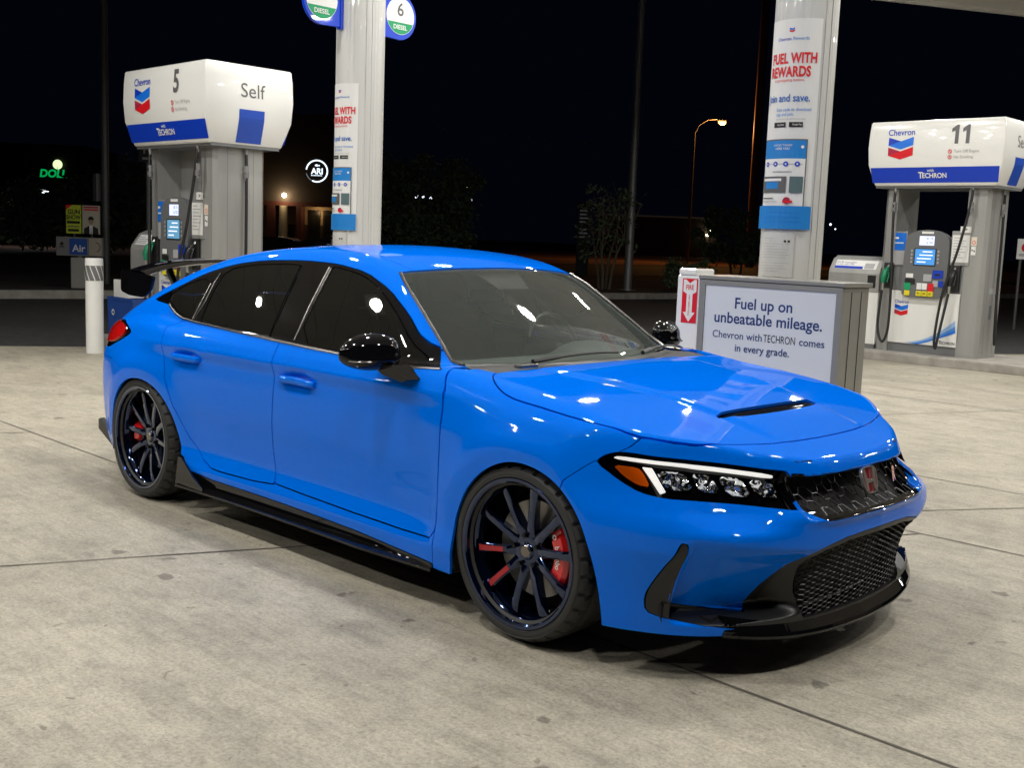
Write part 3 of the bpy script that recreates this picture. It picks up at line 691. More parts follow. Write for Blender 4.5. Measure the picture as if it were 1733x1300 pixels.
# kiosks (windscreen-wash and bin units)
def kiosk(x, y, label, w_=.37, kind=0):
    t = thing('service_unit', label, 'service unit', (x, y, .115), 0, 'washing and waste units beside the pumps')
    MB().box(-w_,w_,-.27,.27,.06,.78,.01).build('base_cabinet', M_HEAD, t); MB().box(-w_+.01,w_-.01,-.26,.26,0,.06).build('plinth', M_GREY, t)
    pr = [(-.285,.78),(-.285,1.02),(-.27,1.07),(-.17,1.21),(-.06,1.255),(.27,1.255),(.27,.78)]
    top = MB().prism(pr, lambda u, v, d: (d, u, v), -w_-.005, w_+.005); T_ = top.build('hood', M_STEEL, t)
    f = flat((0, -.272, 1.068), (1,0,0), (0,.10,.14)); B = Board(f, T_)
    B.rect(-w_+.06,.012,w_-.06,.155,P_WHITE,'poster')
    if kind == 0:
        B.rect(-w_+.06,.014,w_-.26,.055,P_BLUE,'poster_band'); B.rect(w_-.24,.02,w_-.10,.11,P_LGREY,'poster_picture')
        B.text('Get $0.10 per gallon', -.30, .118, .035, P_NAVY, .0, 'LEFT'); B.text('on your next 3 fills.', -.30, .085, .035, P_NAVY, .0, 'LEFT')
    else:
        B.text('Fuel up on', -.27, .125, .036, P_NAVY, .0, 'LEFT'); B.text('unbeatable mileage.', -.27, .095, .036, P_NAVY, .0, 'LEFT'); B.disc(.17,.06,.045,P_RED,'poster_picture'); B.rect(-.27,.03,-.02,.045,P_LGREY,'poster_line'); B.rect(-.27,.055,-.02,.07,P_LGREY,'poster_line')
    MB().box(w_-.16,w_-.04,-.29,-.26,.83,1.0,.004).build('towel_slot', M_DARK_, t)
    return t
kiosk(-3.40, 10.95, 'grey and white service unit with a slanted poster left of pump 11')
kiosk(-8.33, 3.02, 'grey and white service unit with a slanted poster behind the rear wing', .33, 1)
t = thing('waste_bin', 'small blue bin with a round emblem behind the red tail light', 'bin', (-8.10, 2.44, .115))
MB().prism([(-.30,-.12),(.30,-.12),(.30,.12),(-.30,.12)], lambda u, v, d: (u*(1+.08*d), v*(1+.1*d), d), 0, .46).build('bin_body', mat('blue_plastic', (.02,.07,.30), .4), t)
b = MB(); b.box(-.31,.31,-.13,-.115,.44,.475); b.box(-.31,.31,.115,.13,.44,.475); b.box(-.31,-.295,-.115,.115,.44,.475); b.box(.295,.31,-.115,.115,.44,.475); b.build('rim', MATS['blue_plastic'], t)
Board(flat((-.16,-.129,.30), (1,0,0), (0,0,1)), t).disc(0,0,.035,P_WHITE,'emblem',inner=.022)
tag(MB().prism([(-.17,0),(.17,0),(.14,.20),(-.17,.20)], lambda u, v, d: (-8.13+u, 2.44+d, .592+v), -.10, .10).build('towel_box', M_HEAD), 'white paper towel box sitting on top of the small blue bin', 'box')
# ------------------------------------------------------------------ columns
M_COL = mottle(mat('column_paint', (.6,.6,.58), .42, 0, .25), (.55,.55,.53), (.64,.64,.62), 1.2, 6, stretch=(5,5,.35))
def column(x, y, r, label):
    t = thing('canopy_column', label, 'column', (x, y, 0), 0, 'columns holding up the canopy')
    b = MB(); V = []; F = []; n = 72
    for z in (.10, cz):
        for k in range(n):
            a = 2*math.pi*k/n; rr = r*(1+.012*(1 if (k % 12) in (0,) else 0)-.010*(1 if (k % 12) in (1, 11) else 0)); V.append((rr*math.cos(a), rr*math.sin(a), z))
    for k in range(n): F.append((k,(k+1)%n,n+(k+1)%n,n+k))
    b.add(V, F, True); S_ = b.build('shaft', M_COL, t, edge=8)
    for a in (math.radians(-22), math.radians(-8), math.radians(60)):
        MB().box(r-.004, r+.006, -.006, .006, .12, cz-.01, M=Matrix.Rotation(a, 4, 'Z')).build('seam_strip', M_COL, S_)
    MB().cyl((0,0,.08),(0,0,.30),r+.03,r+.03,48).build('base_cover', M_COL, t)
    return t
def wrap(x, y, r, ac, z0):
    """poster surface on a round column: u is arc length, v is height; ac the angle of u=0"""
    return lambda u, v, l=0: ((r*1.013+l)*math.cos(ac+u/r), (r*1.013+l)*math.sin(ac+u/r), z0+v)
def rewards(t, r, ac, zt, name):
    W_ = .194
    base_ = obj('poster', *(lambda f, n: ([f(-W_+2*W_*i/n, v, .001) for i in range(n+1) for v in (-1.34, 0)], [(2*i,2*i+2,2*i+3,2*i+1) for i in range(n)]))(wrap(0,0,r,ac,zt), 24), mat('poster_paper', (.76,.76,.74), .45), t)
    B = Board(wrap(0,0,r,ac,zt), base_); k = W_/.20
    chevrons(B, 0, -.055, .035, False); B.text('Chevron', -.052, -.125, .029, P_BLUE, .006); B.text('Rewards', .062, -.125, .029, P_SKY)
    B.text('FUEL WITH', .01, -.250, .090, P_RED, .032, sx=.69, space=1.03); B.text('REWARDS', -.012, -.335, .090, P_RED, .032, sx=.69, space=1.03)
    B.text('at participating stations.', -.005, -.385, .026, P_RED, .0, sx=.85)
    B.text('Join and save.', -.01, -.500, .068, mat('print_join_blue', (.02,.14,.50), .4), .012, sx=.82)
    for q, tx in enumerate(('Scan code to download', 'app and join.')): B.text(tx, -.075, -.572-.03*q, .030, P_SKY, .0, 'LEFT', sx=.8)
    B.text('See restroom code and free terms apply.', -.075, -.632, .017, P_LGREY, .0, 'LEFT', sx=.7)
    for u0 in (-.085, .022): B.rect(u0,-.685,u0+.085,-.652,P_BLACK,'badge'); B.text('App Store' if u0 < 0 else 'Google Play', u0+.05, -.668, .016, P_WHITE, .0, sx=.75)
    n = 12
    ph = B.rect(-.165,-1.19,.145,-.76,P_GREY,'phone_case',sub=n); B.rect(-.158,-1.19,.138,-.768,P_SKY,'phone_screen',sub=n)
    B.rect(-.158,-1.19,.138,-.885,P_WHITE,'phone_page',sub=n); B.text('GOOD THINGS', -.01, -.80, .018, P_WHITE); B.text('HERE YOU', -.01, -.822, .020, P_WHITE, .01); B.disc(.115,-.81,.010,P_WHITE,'symbol')
    B.rect(-.14,-.922,.12,-.918,P_LGREY,'line',sub=n)
    for u0 in (-.12,-.05,.02,.09): B.disc(u0,-.92,.016,P_BLUE,'symbol'); B.disc(u0,-.92,.006,P_WHITE,'symbol')
    B.rect(-.07,-.972,.06,-.966,P_LGREY,'line',sub=4)
    B.rect(-.155,-1.105,.03,-1.00,P_GREY,'photo',sub=n); B.rect(-.12,-1.08,-.02,-1.035,P_SKY,'photo_car',sub=4); B.rect(-.14,-1.03,.0,-1.013,P_WHITE,'photo_title',sub=4)
    B.rect(.05,-1.105,.130,-1.00,mat('photo_teal', (.10,.16,.17), .4),'photo',sub=n)
    B.rect(-.14,-1.145,-.05,-1.138,P_GREY,'line',sub=4); B.rect(-.14,-1.165,-.02,-1.160,P_LGREY,'line',sub=4); B.disc(.04,-1.155,.022,P_DRED,'picture'); B.rect(.015,-1.17,.075,-1.155,P_RED,'picture',sub=4)
    B.rect(-W_,-1.34,W_*.985,-1.19,P_SKY,'footer_band',sub=n)
    for q in range(3): B.rect(-.13,-1.235-.03*q,.13,-1.2325-.03*q,P_LBLUE,'line',sub=n)
    # taped permit below
    obj('taped_notice', *(lambda f, n: ([f(-.13+.235*i/n, v, .0015) for i in range(n+1) for v in (-1.655, -1.36)], [(2*i,2*i+2,2*i+3,2*i+1) for i in range(n)]))(wrap(0,0,r,ac,zt), 12), mat('permit_paper', (.62,.62,.60), .3), t)
    for q in range(13):
        if q in (1, 8): continue
        B.rect(-.10,-1.40-.018*q,(-.02,.06,.04,-.01,.08,.07,.08,.06,0,.08,.05,.07,.02)[q],-1.403-.018*q,P_LGREY,'line',sub=4)
    B.disc(.05,-1.42,.008,P_BLACK,'symbol'); B.disc(.072,-1.42,.008,P_BLACK,'symbol')
C1 = column(-4.52, 2.92, .222, 'round grey canopy column with diesel flags 5 and 6 and a rewards poster')
rewards(C1, .222, math.radians(-90), 2.79, 'a')
C2 = column(.08, 3.02, .204, 'round grey canopy column rising behind the white sign box, poster on its side')
rewards(C2, .204, math.radians(-84), 2.90, 'b')
# diesel number flags on column 1
for s, num in ((-1, '5'), (1, '6')):
    t = thing('pump_number_flag', 'blue flag sign reading %s over green DIESEL on the %s of the left column' % (num, 'left' if num == '5' else 'right'), 'sign', (-4.52, 2.92+s*.222, 3.27), 0, 'pump number flags on the column')
    out = [(0,.02),(0,.50)]+[(.225+.205*math.cos(a), .225+.215*math.sin(a)) for a in np.linspace(math.pi*.62, -math.pi*.55, 26)]
    V = MB().prism(out, lambda u, v, d: (d, s*u, v), -.018, .018); P_ = V.build('flag_plate', mat('flag_blue', (.005,.055,.62), .3, 0, .6), t)
    MB().box(-.03,.03,min(0,s*.03),max(0,s*.03),.0,.52).build('bracket', MATS['flag_blue'], t)
    for q in (1, -1):
        B = Board(lambda u, v, l=0, q=q: (q*(.018+l), q*u+s*.235, v+.20), P_)
        B.disc(0,.03,.172,P_WHITE,'face'); 
        seg = [(.168*math.cos(a), .03+.168*math.sin(a)) for a in np.linspace(math.pi*1.115, math.pi*1.885, 16)]; B.poly(seg, P_GREEN, 'green_band')
        B.text(num, 0, .085, .17, P_GREY, .012); B.text('DIESEL', 0, -.075, .058, P_WHITE, .02)
# ------------------------------------------------------------------ sign box and extinguisher cabinet
t = thing('sign_box', 'grey box with a pale Fuel up on unbeatable mileage poster in front of column', 'sign box', (.34, 2.35, .115))
M_BOX = mat('box_steel', (.30,.295,.27), .4, .3); z_ = -.115
MB().box(-.50,.50,.0,.32,z_,1.22+z_,.006).build('box_body', M_BOX, t); MB().box(-.515,.515,-.015,.335,1.22+z_,1.245+z_,.004).build('lid', M_BOX, t)
b = MB(); b.box(-.50,-.462,-.012,.0,.05,1.215+z_); b.box(.462,.50,-.012,.0,.05,1.215+z_); b.box(-.462,.462,-.012,.0,1.185+z_,1.215+z_); b.box(-.462,.462,-.012,.0,.05,.08); b.build('poster_frame', M_BOX, t)
MB().box(-.012+.36,.36+.0,.005,.01,0,.01).build('hinge_pin', M_BOX, t) if 0 else None
for yy in (.10,.22): MB().box(.500,.503,yy,yy+.004,.02,1.19+z_).build('side_seam', M_DARK_, t)
B = Board(lambda u, v, l=0: (u, -.004-l, v+z_), t)
B.rect(-.460,.17,.460,1.184,mat('poster_pale_blue', (.68,.715,.77), .3),'poster')
B.text('Fuel up on', -.03, 1.075, .098, P_NAVY, .016); B.text('unbeatable mileage.', 0, .980, .098, P_NAVY, .016)
B.text('Chevron with', -.205, .872, .066, P_NAVY, .006); B.text('TECHRON', .100, .872, .068, P_BLACK, -.002, sx=.70); B.text('comes', .322, .872, .066, P_NAVY, .006); B.text('in every grade.', -.02, .795, .066, P_NAVY, .006)
# printed picture of a pump
B.rect(.02,.55,.20,.655,P_WHITE,'picture_pump'); B.rect(.02,.53,.165,.555,P_BLUE,'picture_pump'); B.poly([(.165,.53),(.235,.54),(.235,.665),(.165,.655)],P_LGREY,'picture_pump'); B.rect(.19,.55,.205,.60,P_BLUE,'picture_pump'); B.rect(.035,.30,.065,.53,P_LGREY,'picture_pump'); B.rect(.125,.30,.165,.53,P_GREY,'picture_pump')
chevrons(B, .055, .645, .035, False); B.rect(-.22,.44,-.02,.52,P_RED,'picture_car')
t = thing('extinguisher_cabinet', 'narrow white cabinet with a red fire extinguisher arrow sticker', 'cabinet', (-.262, 2.35, .115))
MB().box(-.088,.088,0,.22,0,1.12,.008).build('cabinet_body', M_HEAD, t); MB().box(-.078,.062,-.005,.2,1.12,1.165,.012).build('cap', M_HEAD, t)
B = Board(lambda u, v, l=0: (u, -.001-l, v+z_), t)
B.rect(-.045,.925,.075,1.215,P_RED,'sticker'); B.rect(-.038,.932,.068,1.208,P_WHITE,'sticker_edge') if 0 else None
B.poly([(-.020,1.205),(.015,1.185),(.050,1.205),(.050,1.125),(.036,1.125),(.036,.99),(.058,.99),(.015,.935),(-.028,.99),(-.006,.99),(-.006,1.125),(-.020,1.125)], P_WHITE, 'arrow') if 0 else None
B.poly([(-.036,1.208),(.066,1.208),(.066,1.130),(.038,1.115),(.038,.995),(.062,.995),(.015,.932),(-.032,.995),(-.008,.995),(-.008,1.115),(-.036,1.130)], P_WHITE, 'arrow')
B.poly([(-.018,1.208),(.048,1.208),(.015,1.185)], P_RED, 'notch')
B.text('FIRE', .015, 1.157, .044, P_RED, .02, sx=.78)
for q, ch in enumerate('EXTINGUISHER'): B.text(ch, .015, 1.103-.0115*q, .0145, P_RED, .02)
# bollard
t = thing('bollard', 'white steel bollard with a striped reflective band beside the tail of the blue car', 'bollard', (-7.86, 1.90, 0))
MB().cyl((0,0,0),(0,0,.80),.095,.095,32).build('post', M_HEAD, t); MB().cyl((0,0,.965),(0,0,1.045),.097,.093,32).build('cap', P_WHITE, t)
MB().cyl((0,0,.80),(0,0,.965),.097,.097,32).build('reflective_band', mat('reflective_grey', (.20,.20,.20), .4, .4), t)
B = Board(wrap(0,0,.097,math.radians(-32),.80), t)
for k in range(6):
    u0 = -.16+.06*k; V = []; F = []
    for i in range(9):
        q = i/8; V += [B.fn(u0+.055*q, .162-.158*q, .001), B.fn(u0+.055*q+.010, .162-.158*q, .001)]
    for i in range(8): F.append((2*i,2*i+2,2*i+3,2*i+1))
    obj('band_stripe', V, F, P_WHITE, t)
# ------------------------------------------------------------------ street side
M_POLE = mat('galvanised_pole', (.30,.30,.29), .45, .5); M_POLED = mat('dull_pole', (.10,.10,.10), .5, .4); M_POLEB = mat('painted_brown_pole', (.30,.15,.07), .6)
t = thing('light_pole', 'tall dark steel lamp pole with a small control box, left of pump 5', 'light pole', (-19.66, 7.73, .0))
MB().cyl((0,0,0),(0,0,9.5),.092,.075,20).build('shaft', M_POLED, t); MB().box(-.30,-.12,-.14,.0,1.90,2.50,.01).build('control_box', M_GREY, t); MB().cyl((0,0,0),(0,0,.08),.22,.22,20).build('foot', M_POLED, t)
t = thing('light_pole', 'tall pale steel lamp pole standing among thin bare trunks behind the kerb', 'light pole', (-15.75, 21.27, .0))
MB().cyl((0,0,0),(0,0,13),.125,.085,20).build('shaft', M_POLE, t); MB().cyl((0,0,0),(0,0,.12),.26,.24,20).build('foot', M_POLE, t)
t = thing('utility_pole', 'brown utility pole lit orange, half hidden by the canopy column', 'utility pole', (-40.9, 67.2, 0))
MB().cyl((0,0,0),(.0,0,24),.36,.28,16).build('shaft', M_POLEB, t)
t = thing('street_lamp', 'orange glowing street lamp on a curved arm above the far street', 'street lamp', (-45.5, 65.9, 0))
b = MB(); b.tube([(0,0,0),(0,0,5),(0,0,9.7),(.15,.3,10.3),(.45,1.0,10.75),(.7,1.8,10.85)],[.11,.09,.07,.05,.045,.04],12); b.build('mast', mat('lamp_mast', (.13,.10,.08), .6), t)
MB().sphere((.85,2.25,10.80),(.28,.45,.16),8).build('lamp_housing', M_GREY, t); MB().sphere((.85,2.25,10.67),(.24,.36,.20),8).build('glowing_lens', mat('sodium_glow', (1,.6,.2), .4, emit=(1,.42,.07), estr=9), t)
def plight(name, loc, e, col, r=.1, parent=None):
    l = bpy.data.lights.new(name, 'POINT'); l.energy = e; l.color = col; l.shadow_soft_size = r
    o = bpy.data.objects.new(name, l); C.objects.link(o); o.location = loc
    if parent is not None: o.parent = parent
    return o
plight('sodium_light', (.85,2.25,10.3), 1300, (1,.42,.10), .3, t)
# distant lamp on the left
t = thing('street_lamp', 'small white parking-lot lamp at the far left below the green letters', 'street lamp', (-56.65, 21.6, 0))
b = MB(); b.cyl((0,0,0),(-.1,.0,3.1),.07,.05,8); b.build('mast', M_POLE, t); b = MB(); b.box(-.1,.35,-.05,.5,3.02,3.10); b.build('lamp_housing', M_POLE, t)
MB().box(.0,.45,.1,.65,2.93,3.01,.03).build('glowing_lens', mat('cool_glow', (1,1,1), .4, emit=(.85,.92,1), estr=4), t)
plight('lamp_light', (.25,.3,2.6), 60, (.9,.95,1), .2, t)
# air and water machine with campaign posters
ex_a = Vector((.718,.695,0)); 
t = thing('air_machine', 'grey tyre air machine with a blue Air panel on the far kerb', 'air machine', (-18.06, 6.42, .10)); z_ = -.10
t.rotation_euler = (0,0,math.atan2(.695,.718))
MB().box(-.47,.47,-.05,.05,.75+z_,1.13+z_,.01).build('sign_panel', mat('air_grey', (.22,.22,.22), .5), t)
MB().box(-.17,.28,-.08,.30,0,.72+z_,.02).build('machine_cabinet', mat('air_cabinet', (.45,.44,.40), .5), t); MB().box(-.04,.04,-.03,.03,.70+z_,.76+z_).build('neck', M_GREY, t)
B = Board(lambda u, v, l=0: (u, -.05-l, v+z_), t)
B.rect(-.20,.78,.16,1.10,mat('air_blue', (.02,.09,.40), .4),'blue_panel'); B.text('Air', -.01, .90, .20, P_WHITE, .02); B.rect(.20,.77,.45,1.12,mat('hose_picture', (.42,.38,.30), .5),'picture')
B.disc(.33,.94,.10,P_BLACK,'picture_hose',inner=.085,a0=-1.3,a1=1.6); B.disc(-.35,.99,.035,P_BLACK,'symbol'); B.rect(-.40,.92,-.30,.94,P_BLACK,'symbol')
t = thing('campaign_poster', 'yellow and green gun show poster above the air machine', 'poster', (-18.21, 6.36, 1.2), math.atan2(.695,.718))
MB().box(-.15,.15,-.01,.02,0,.57).build('board', mat('poster_lime', (.50,.60,.03), .5), t); MB().cyl((0,.03,-.35),(0,.03,.2),.015,.015,6).build('stake', M_POLED, t)
B = Board(lambda u, v, l=0: (u, -.012-l, v), t); B.text('GUN', .01, .43, .125, P_BLACK, .03, sx=.9); B.text('SHOW', .0, .32, .125, P_BLACK, .03, sx=.75); B.rect(-.13,.20,.13,.25,P_BLACK,'band'); B.poly([(-.15,.47),(-.15,.57),(-.02,.57)],P_RED,'corner'); B.rect(-.11,.04,.11,.09,P_BLACK,'band'); B.rect(-.12,.13,.12,.15,P_GREY,'band')
t = thing('campaign_poster', 'poster with a portrait of a man in a dark suit above the air machine', 'poster', (-17.96, 6.61, 1.2), math.atan2(.695,.718))
MB().box(-.175,.175,-.01,.02,0,.57).build('board', mat('poster_beige', (.50,.47,.38), .5), t); MB().cyl((0,.03,-.35),(0,.03,.2),.015,.015,6).build('stake', M_POLED, t)
B = Board(lambda u, v, l=0: (u, -.012-l, v), t); B.poly([(-.15,.0),(-.14,.11),(-.05,.16),(.05,.16),(.14,.11),(.15,.0)],P_BLACK,'portrait_suit'); B.poly([(-.03,.0),(-.035,.17),(.035,.17),(.03,.0)],P_WHITE,'portrait_shirt'); B.poly([(-.01,.0),(0,.14),(.01,.0)],P_GREY,'portrait_tie')
B.poly([(.055*math.cos(a), .27+.075*math.sin(a)) for a in np.linspace(0,2*math.pi,20)[:-1]],mat('print_skin', (.36,.24,.17), .5),'portrait_face'); B.poly([(.058*math.cos(a), .29+.065*math.sin(a)) for a in np.linspace(-.1,math.pi+.1,14)],P_BLACK,'portrait_hair'); B.rect(-.15,.47,.15,.50,P_RED,'band'); B.rect(-.15,.52,.15,.55,P_DRED,'band')
# small signs
t = thing('parking_sign', 'small pale P sign beside the hose of pump 5', 'sign', (-19.70, 8.74, 0), math.atan2(.695,.718))
MB().cyl((0,0,0),(0,0,3.2),.03,.03,8).build('post', M_POLED, t); MB().box(-.18,.30,-.03,-.01,2.82,3.26).build('board', P_BLACK, t)
B = Board(lambda u, v, l=0: (u, -.03-l, v), t); B.text('P', -.02, 3.09, .25, P_LGREY, .02); B.rect(-.10,2.88,.25,2.93,P_LGREY,'line')
t = thing('warning_sign', 'small red and white sign on a post at the right edge', 'sign', (-4.29, 19.2, 0), math.atan2(.695,.718))
MB().cyl((0,0,0),(0,0,1.8),.03,.03,8).build('post', M_POLED, t); MB().box(-.09,.26,-.03,-.01,1.40,1.80,.005).build('board', P_WHITE, t)
B = Board(lambda u, v, l=0: (u, -.031-l, v), t); B.disc(.08,1.63,.09,P_RED,'disc'); B.rect(-.05,1.46,.22,1.51,P_LGREY,'line')
t = thing('roadside_banner', 'narrow dark roadside board with rows of grey tenant names', 'sign', (-25.75, 30.85, 0), math.atan2(.695,.718))
MB().box(-.25,.25,-.1,.1,0,3.0).build('pylon', mat('pylon_dark', (.02,.02,.02), .6), t); B = Board(lambda u, v, l=0: (u, -.1-l, v), t)
for k in range(8):
    if k != 4: B.rect(-.17,2.62-.15*k,(.15,.10,.17,.08,0,.12,.16,.1)[k],2.68-.15*k,mat('dim_white', (.3,.3,.3), .5, emit=(.6,.6,.65), estr=.03),'line')  # faint glow put into the colour of the tenant lines
# ------------------------------------------------------------------ far buildings
ang = math.atan2(.694,.72)
t = thing('restaurant_building', 'dark brown restaurant with a lit cream entrance, white column and round ARI sign', 'building', (-47.0, 31.3, 0), ang)
M_WB = mat('brown_stucco', (.075,.055,.045), .8); M_WC = mat('cream_stucco', (.42,.34,.22), .8)
MB().box(-4.5,3.3,0,9,2.95,7.6).build('upper_wall', M_WB, t); MB().box(-4.5,3.3,1.0,9,0,2.95).build('wall', M_WC, t); MB().box(-4.5,3.3,-.04,.2,2.72,2.95).build('red_trim', mat('oxblood_trim', (.09,.022,.016), .7), t)
MB().box(-.9,-.55,-.05,.12,1.0,2.7).build('red_trim', MATS['oxblood_trim'], t) if 0 else None
MB().box(-1.25,-.80,-.1,.95,1.0,2.72).build('red_pier', MATS['oxblood_trim'], t)
MB().box(-1.3,3.3,.99,.999,0,1.75).build('brown_dado', M_WB, t)
b = MB(); b.cyl((-.35,.0,.85),(-.35,.0,2.72),.26,.24,20); b.box(-.70,.0,-.3,.3,.72,.88,.02); b.build('entrance_column', mat('column_cream', (.55,.48,.36), .7), t)
MB().box(.35,.62,-.1,.95,.9,2.72).build('red_pier', MATS['oxblood_trim'], t)
for k, u in enumerate((.85, 1.62)):
    d = MB().box(u,u+.62,.93,.985,.85,2.55).build('door', P_BLACK, t); MB().box(u+.10,u+.52,.92,.925,1.3,2.3).build('door_glass', mat('dark_glass', (.02,.022,.02), .05), d)
MB().box(2.45,2.95,.96,.99,1.3,2.45).build('window', mat('lit_window', (.5,.4,.25), .5, emit=(1,.7,.35), estr=.03), t)
MB().box(-1.4,2.9,-.9,1.0,.0,.72).build('entrance_step', mat('step_concrete', (.40,.34,.24), .8), t)
MB().sphere((-.28,-.18,3.27),.12,8).build('wall_lamp', mat('warm_bulb', (1,1,.9), .4, emit=(1,.86,.55), estr=22), t); plight('wall_lamp_light', (-.28,-.5,3.15), 22, (1,.74,.40), .12, t)
plight('porch_light', (1.4,.5,2.45), 8, (1,.62,.28), .1, t); plight('porch_light', (-.9,.4,2.5), 4, (1,.68,.35), .1, t)
M_ARI = mat('ari_glow', (1,1,1), .4, emit=(.72,.88,1), estr=1.6)
B = Board(lambda u, v, l=0: (u, -.02-l, v), t)
B.disc(1.42,4.62,.60,M_ARI,'sign_ring',inner=.53,a0=-2.0,a1=3.02,n=40); B.disc(1.42,4.62,.59,mat('ari_dim', (.5,.5,.5), .4, emit=(.5,.6,.7), estr=.25),'sign_ring',inner=.55,a0=-2.9,a1=-2.0,n=20)
B.text('ARI', 1.44, 4.60, .44, M_ARI, .02, sx=.95, name='sign_letters')
B.poly([(1.30,4.92),(1.38,4.98),(1.46,4.965),(1.52,4.92),(1.57,4.96),(1.57,4.87),(1.52,4.905),(1.45,4.875),(1.37,4.87)], M_ARI, 'sign_fish')
for k in range(8): B.rect(1.12+.075*k,4.365,1.17+.075*k,4.405,M_ARI,'sign_small_letters')
t = thing('shop_building', 'unlit shop block at the far left carrying green letters and a glowing globe', 'building', (-107, 44, 0), math.atan2(.72,.69))
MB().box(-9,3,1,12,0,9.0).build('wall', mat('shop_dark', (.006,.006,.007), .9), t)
M_DG = mat('green_letter_glow', (0,.3,.1), .4, emit=(.0,.36,.08), estr=.75)
B = Board(lambda u, v, l=0: (u, 1.0-l, v), t)
B.text('DOLL', .12, 6.1, 1.05, M_DG, .035, sx=1.0, shear=.15, name='sign_letters'); B.disc(.70,7.02,.47,mat('globe_glow', (.8,1,.6), .4, emit=(.70,.95,.45), estr=1.1),'globe_disc',lift=.3); B.rect(.66,6.45,.72,6.8,M_DG,'globe_mark',lift=.34)
t = thing('low_building', 'low dark building across the street behind the lamp pole', 'building', (-75, 108, 0), math.atan2(.69,.72))
MB().box(-11,3,0,8,0,4.6).build('wall', mat('low_dark', (.03,.02,.017), .9), t); MB().box(-11.2,3.2,-.1,8,4.6,4.8).build('roof_edge', mat('roof_edge', (.08,.06,.05), .8, emit=(.5,.4,.3), estr=.012), t)  # roof edge glows faintly, painting light caught along it
for u, z in ((2.2,3.3),(1.8,2.7)): MB().sphere((u,-.3,z),.16,6).build('wall_lamp', MATS['warm_bulb'], t)
# far lights
M_FL = mat('far_light', (1,1,1), .4, emit=(.8,.85,1), estr=2.2); M_FLW = mat('far_light_warm', (1,.9,.7), .4, emit=(1,.7,.4), estr=1.5)
R_, U_, F_3 = [Vector(c) for c in (camrot().col[0], camrot().col[1], -camrot().col[2])]
for k, (x, y, z, r, m) in enumerate(((-147.8,127.1,8.1,.32,0),(-147.0,127.9,8.1,.22,0),(-146.0,128.8,8.0,.26,0),(-145.2,129.7,8.1,.2,0),(-142,131,8,.18,1),(-140,133,7.9,.16,0),
    (-106,170,9.3,.16,1),(-103,172,9.1,.14,0),(-101,173,9.5,.2,0),(-99,175,9.1,.14,1),(-96,177,9.3,.16,0),(-95,178,6.0,.2,0),(-72,196,5.3,.22,1),(-94,178,5.2,.14,0))):
    tag(MB().sphere((x,y,z),r,5).build('distant_light', M_FLW if m else M_FL), ('tiny white point in the row of lights right of the left column' if k < 6 and not m else 'tiny warm point in the row of lights right of the left column' if k < 6 else 'tiny warm point of light in the dark left of the right column' if m else 'tiny white point of light in the dark left of the right column'), 'light', 'far lights in the dark')
# power lines
for k, (a, b_, z0, z1) in enumerate((((-47.4,31.8),(-25,55),7.9,6.2),((-42,60),(-30,75),3.1,3.0))):
    pts = [(a[0]+(b_[0]-a[0])*q, a[1]+(b_[1]-a[1])*q, z0+(z1-z0)*q-.35*math.sin(math.pi*q)) for q in np.linspace(0,1,12)]
    tag(MB().tube(pts, .012, 5).build('power_line', M_POLE), ('thin overhead power line sloping across the dark sky', 'low thin wire above the parked pickup')[k], 'power line')
# pickup truck
t = thing('pickup_truck', 'white pickup truck parked far away beyond the street under the orange lamp', 'pickup', (-105.3, 154.9, 0), math.atan2(.70,.71))
M_PU = mat('pickup_white', (.42,.38,.32), .5)
b = MB(); b.prism([(-2.9,.5),(2.9,.5),(2.9,1.35),(.4,1.4),(.4,1.35),(-.1,1.95),(-1.3,1.95),(-1.8,1.35),(-2.8,1.2)], lambda u, v, d: (u, d, v), -.95, .95); b.build('body', M_PU, t)
b = MB(); b.prism([(-1.65,1.38),(-1.25,1.85),(-.2,1.85),(.1,1.38)], lambda u, v, d: (u, d, v), -.97, -.955); b.build('window', P_BLACK, t)
for u in (-1.9, 1.8): MB().cyl((u,-.98,.4),(u,-.7,.4),.4,.4,16).build('wheel', P_BLACK, t)
MB().box(2.9,2.93,-.9,-.7,.9,1.2).build('tail_light', P_RED, t)
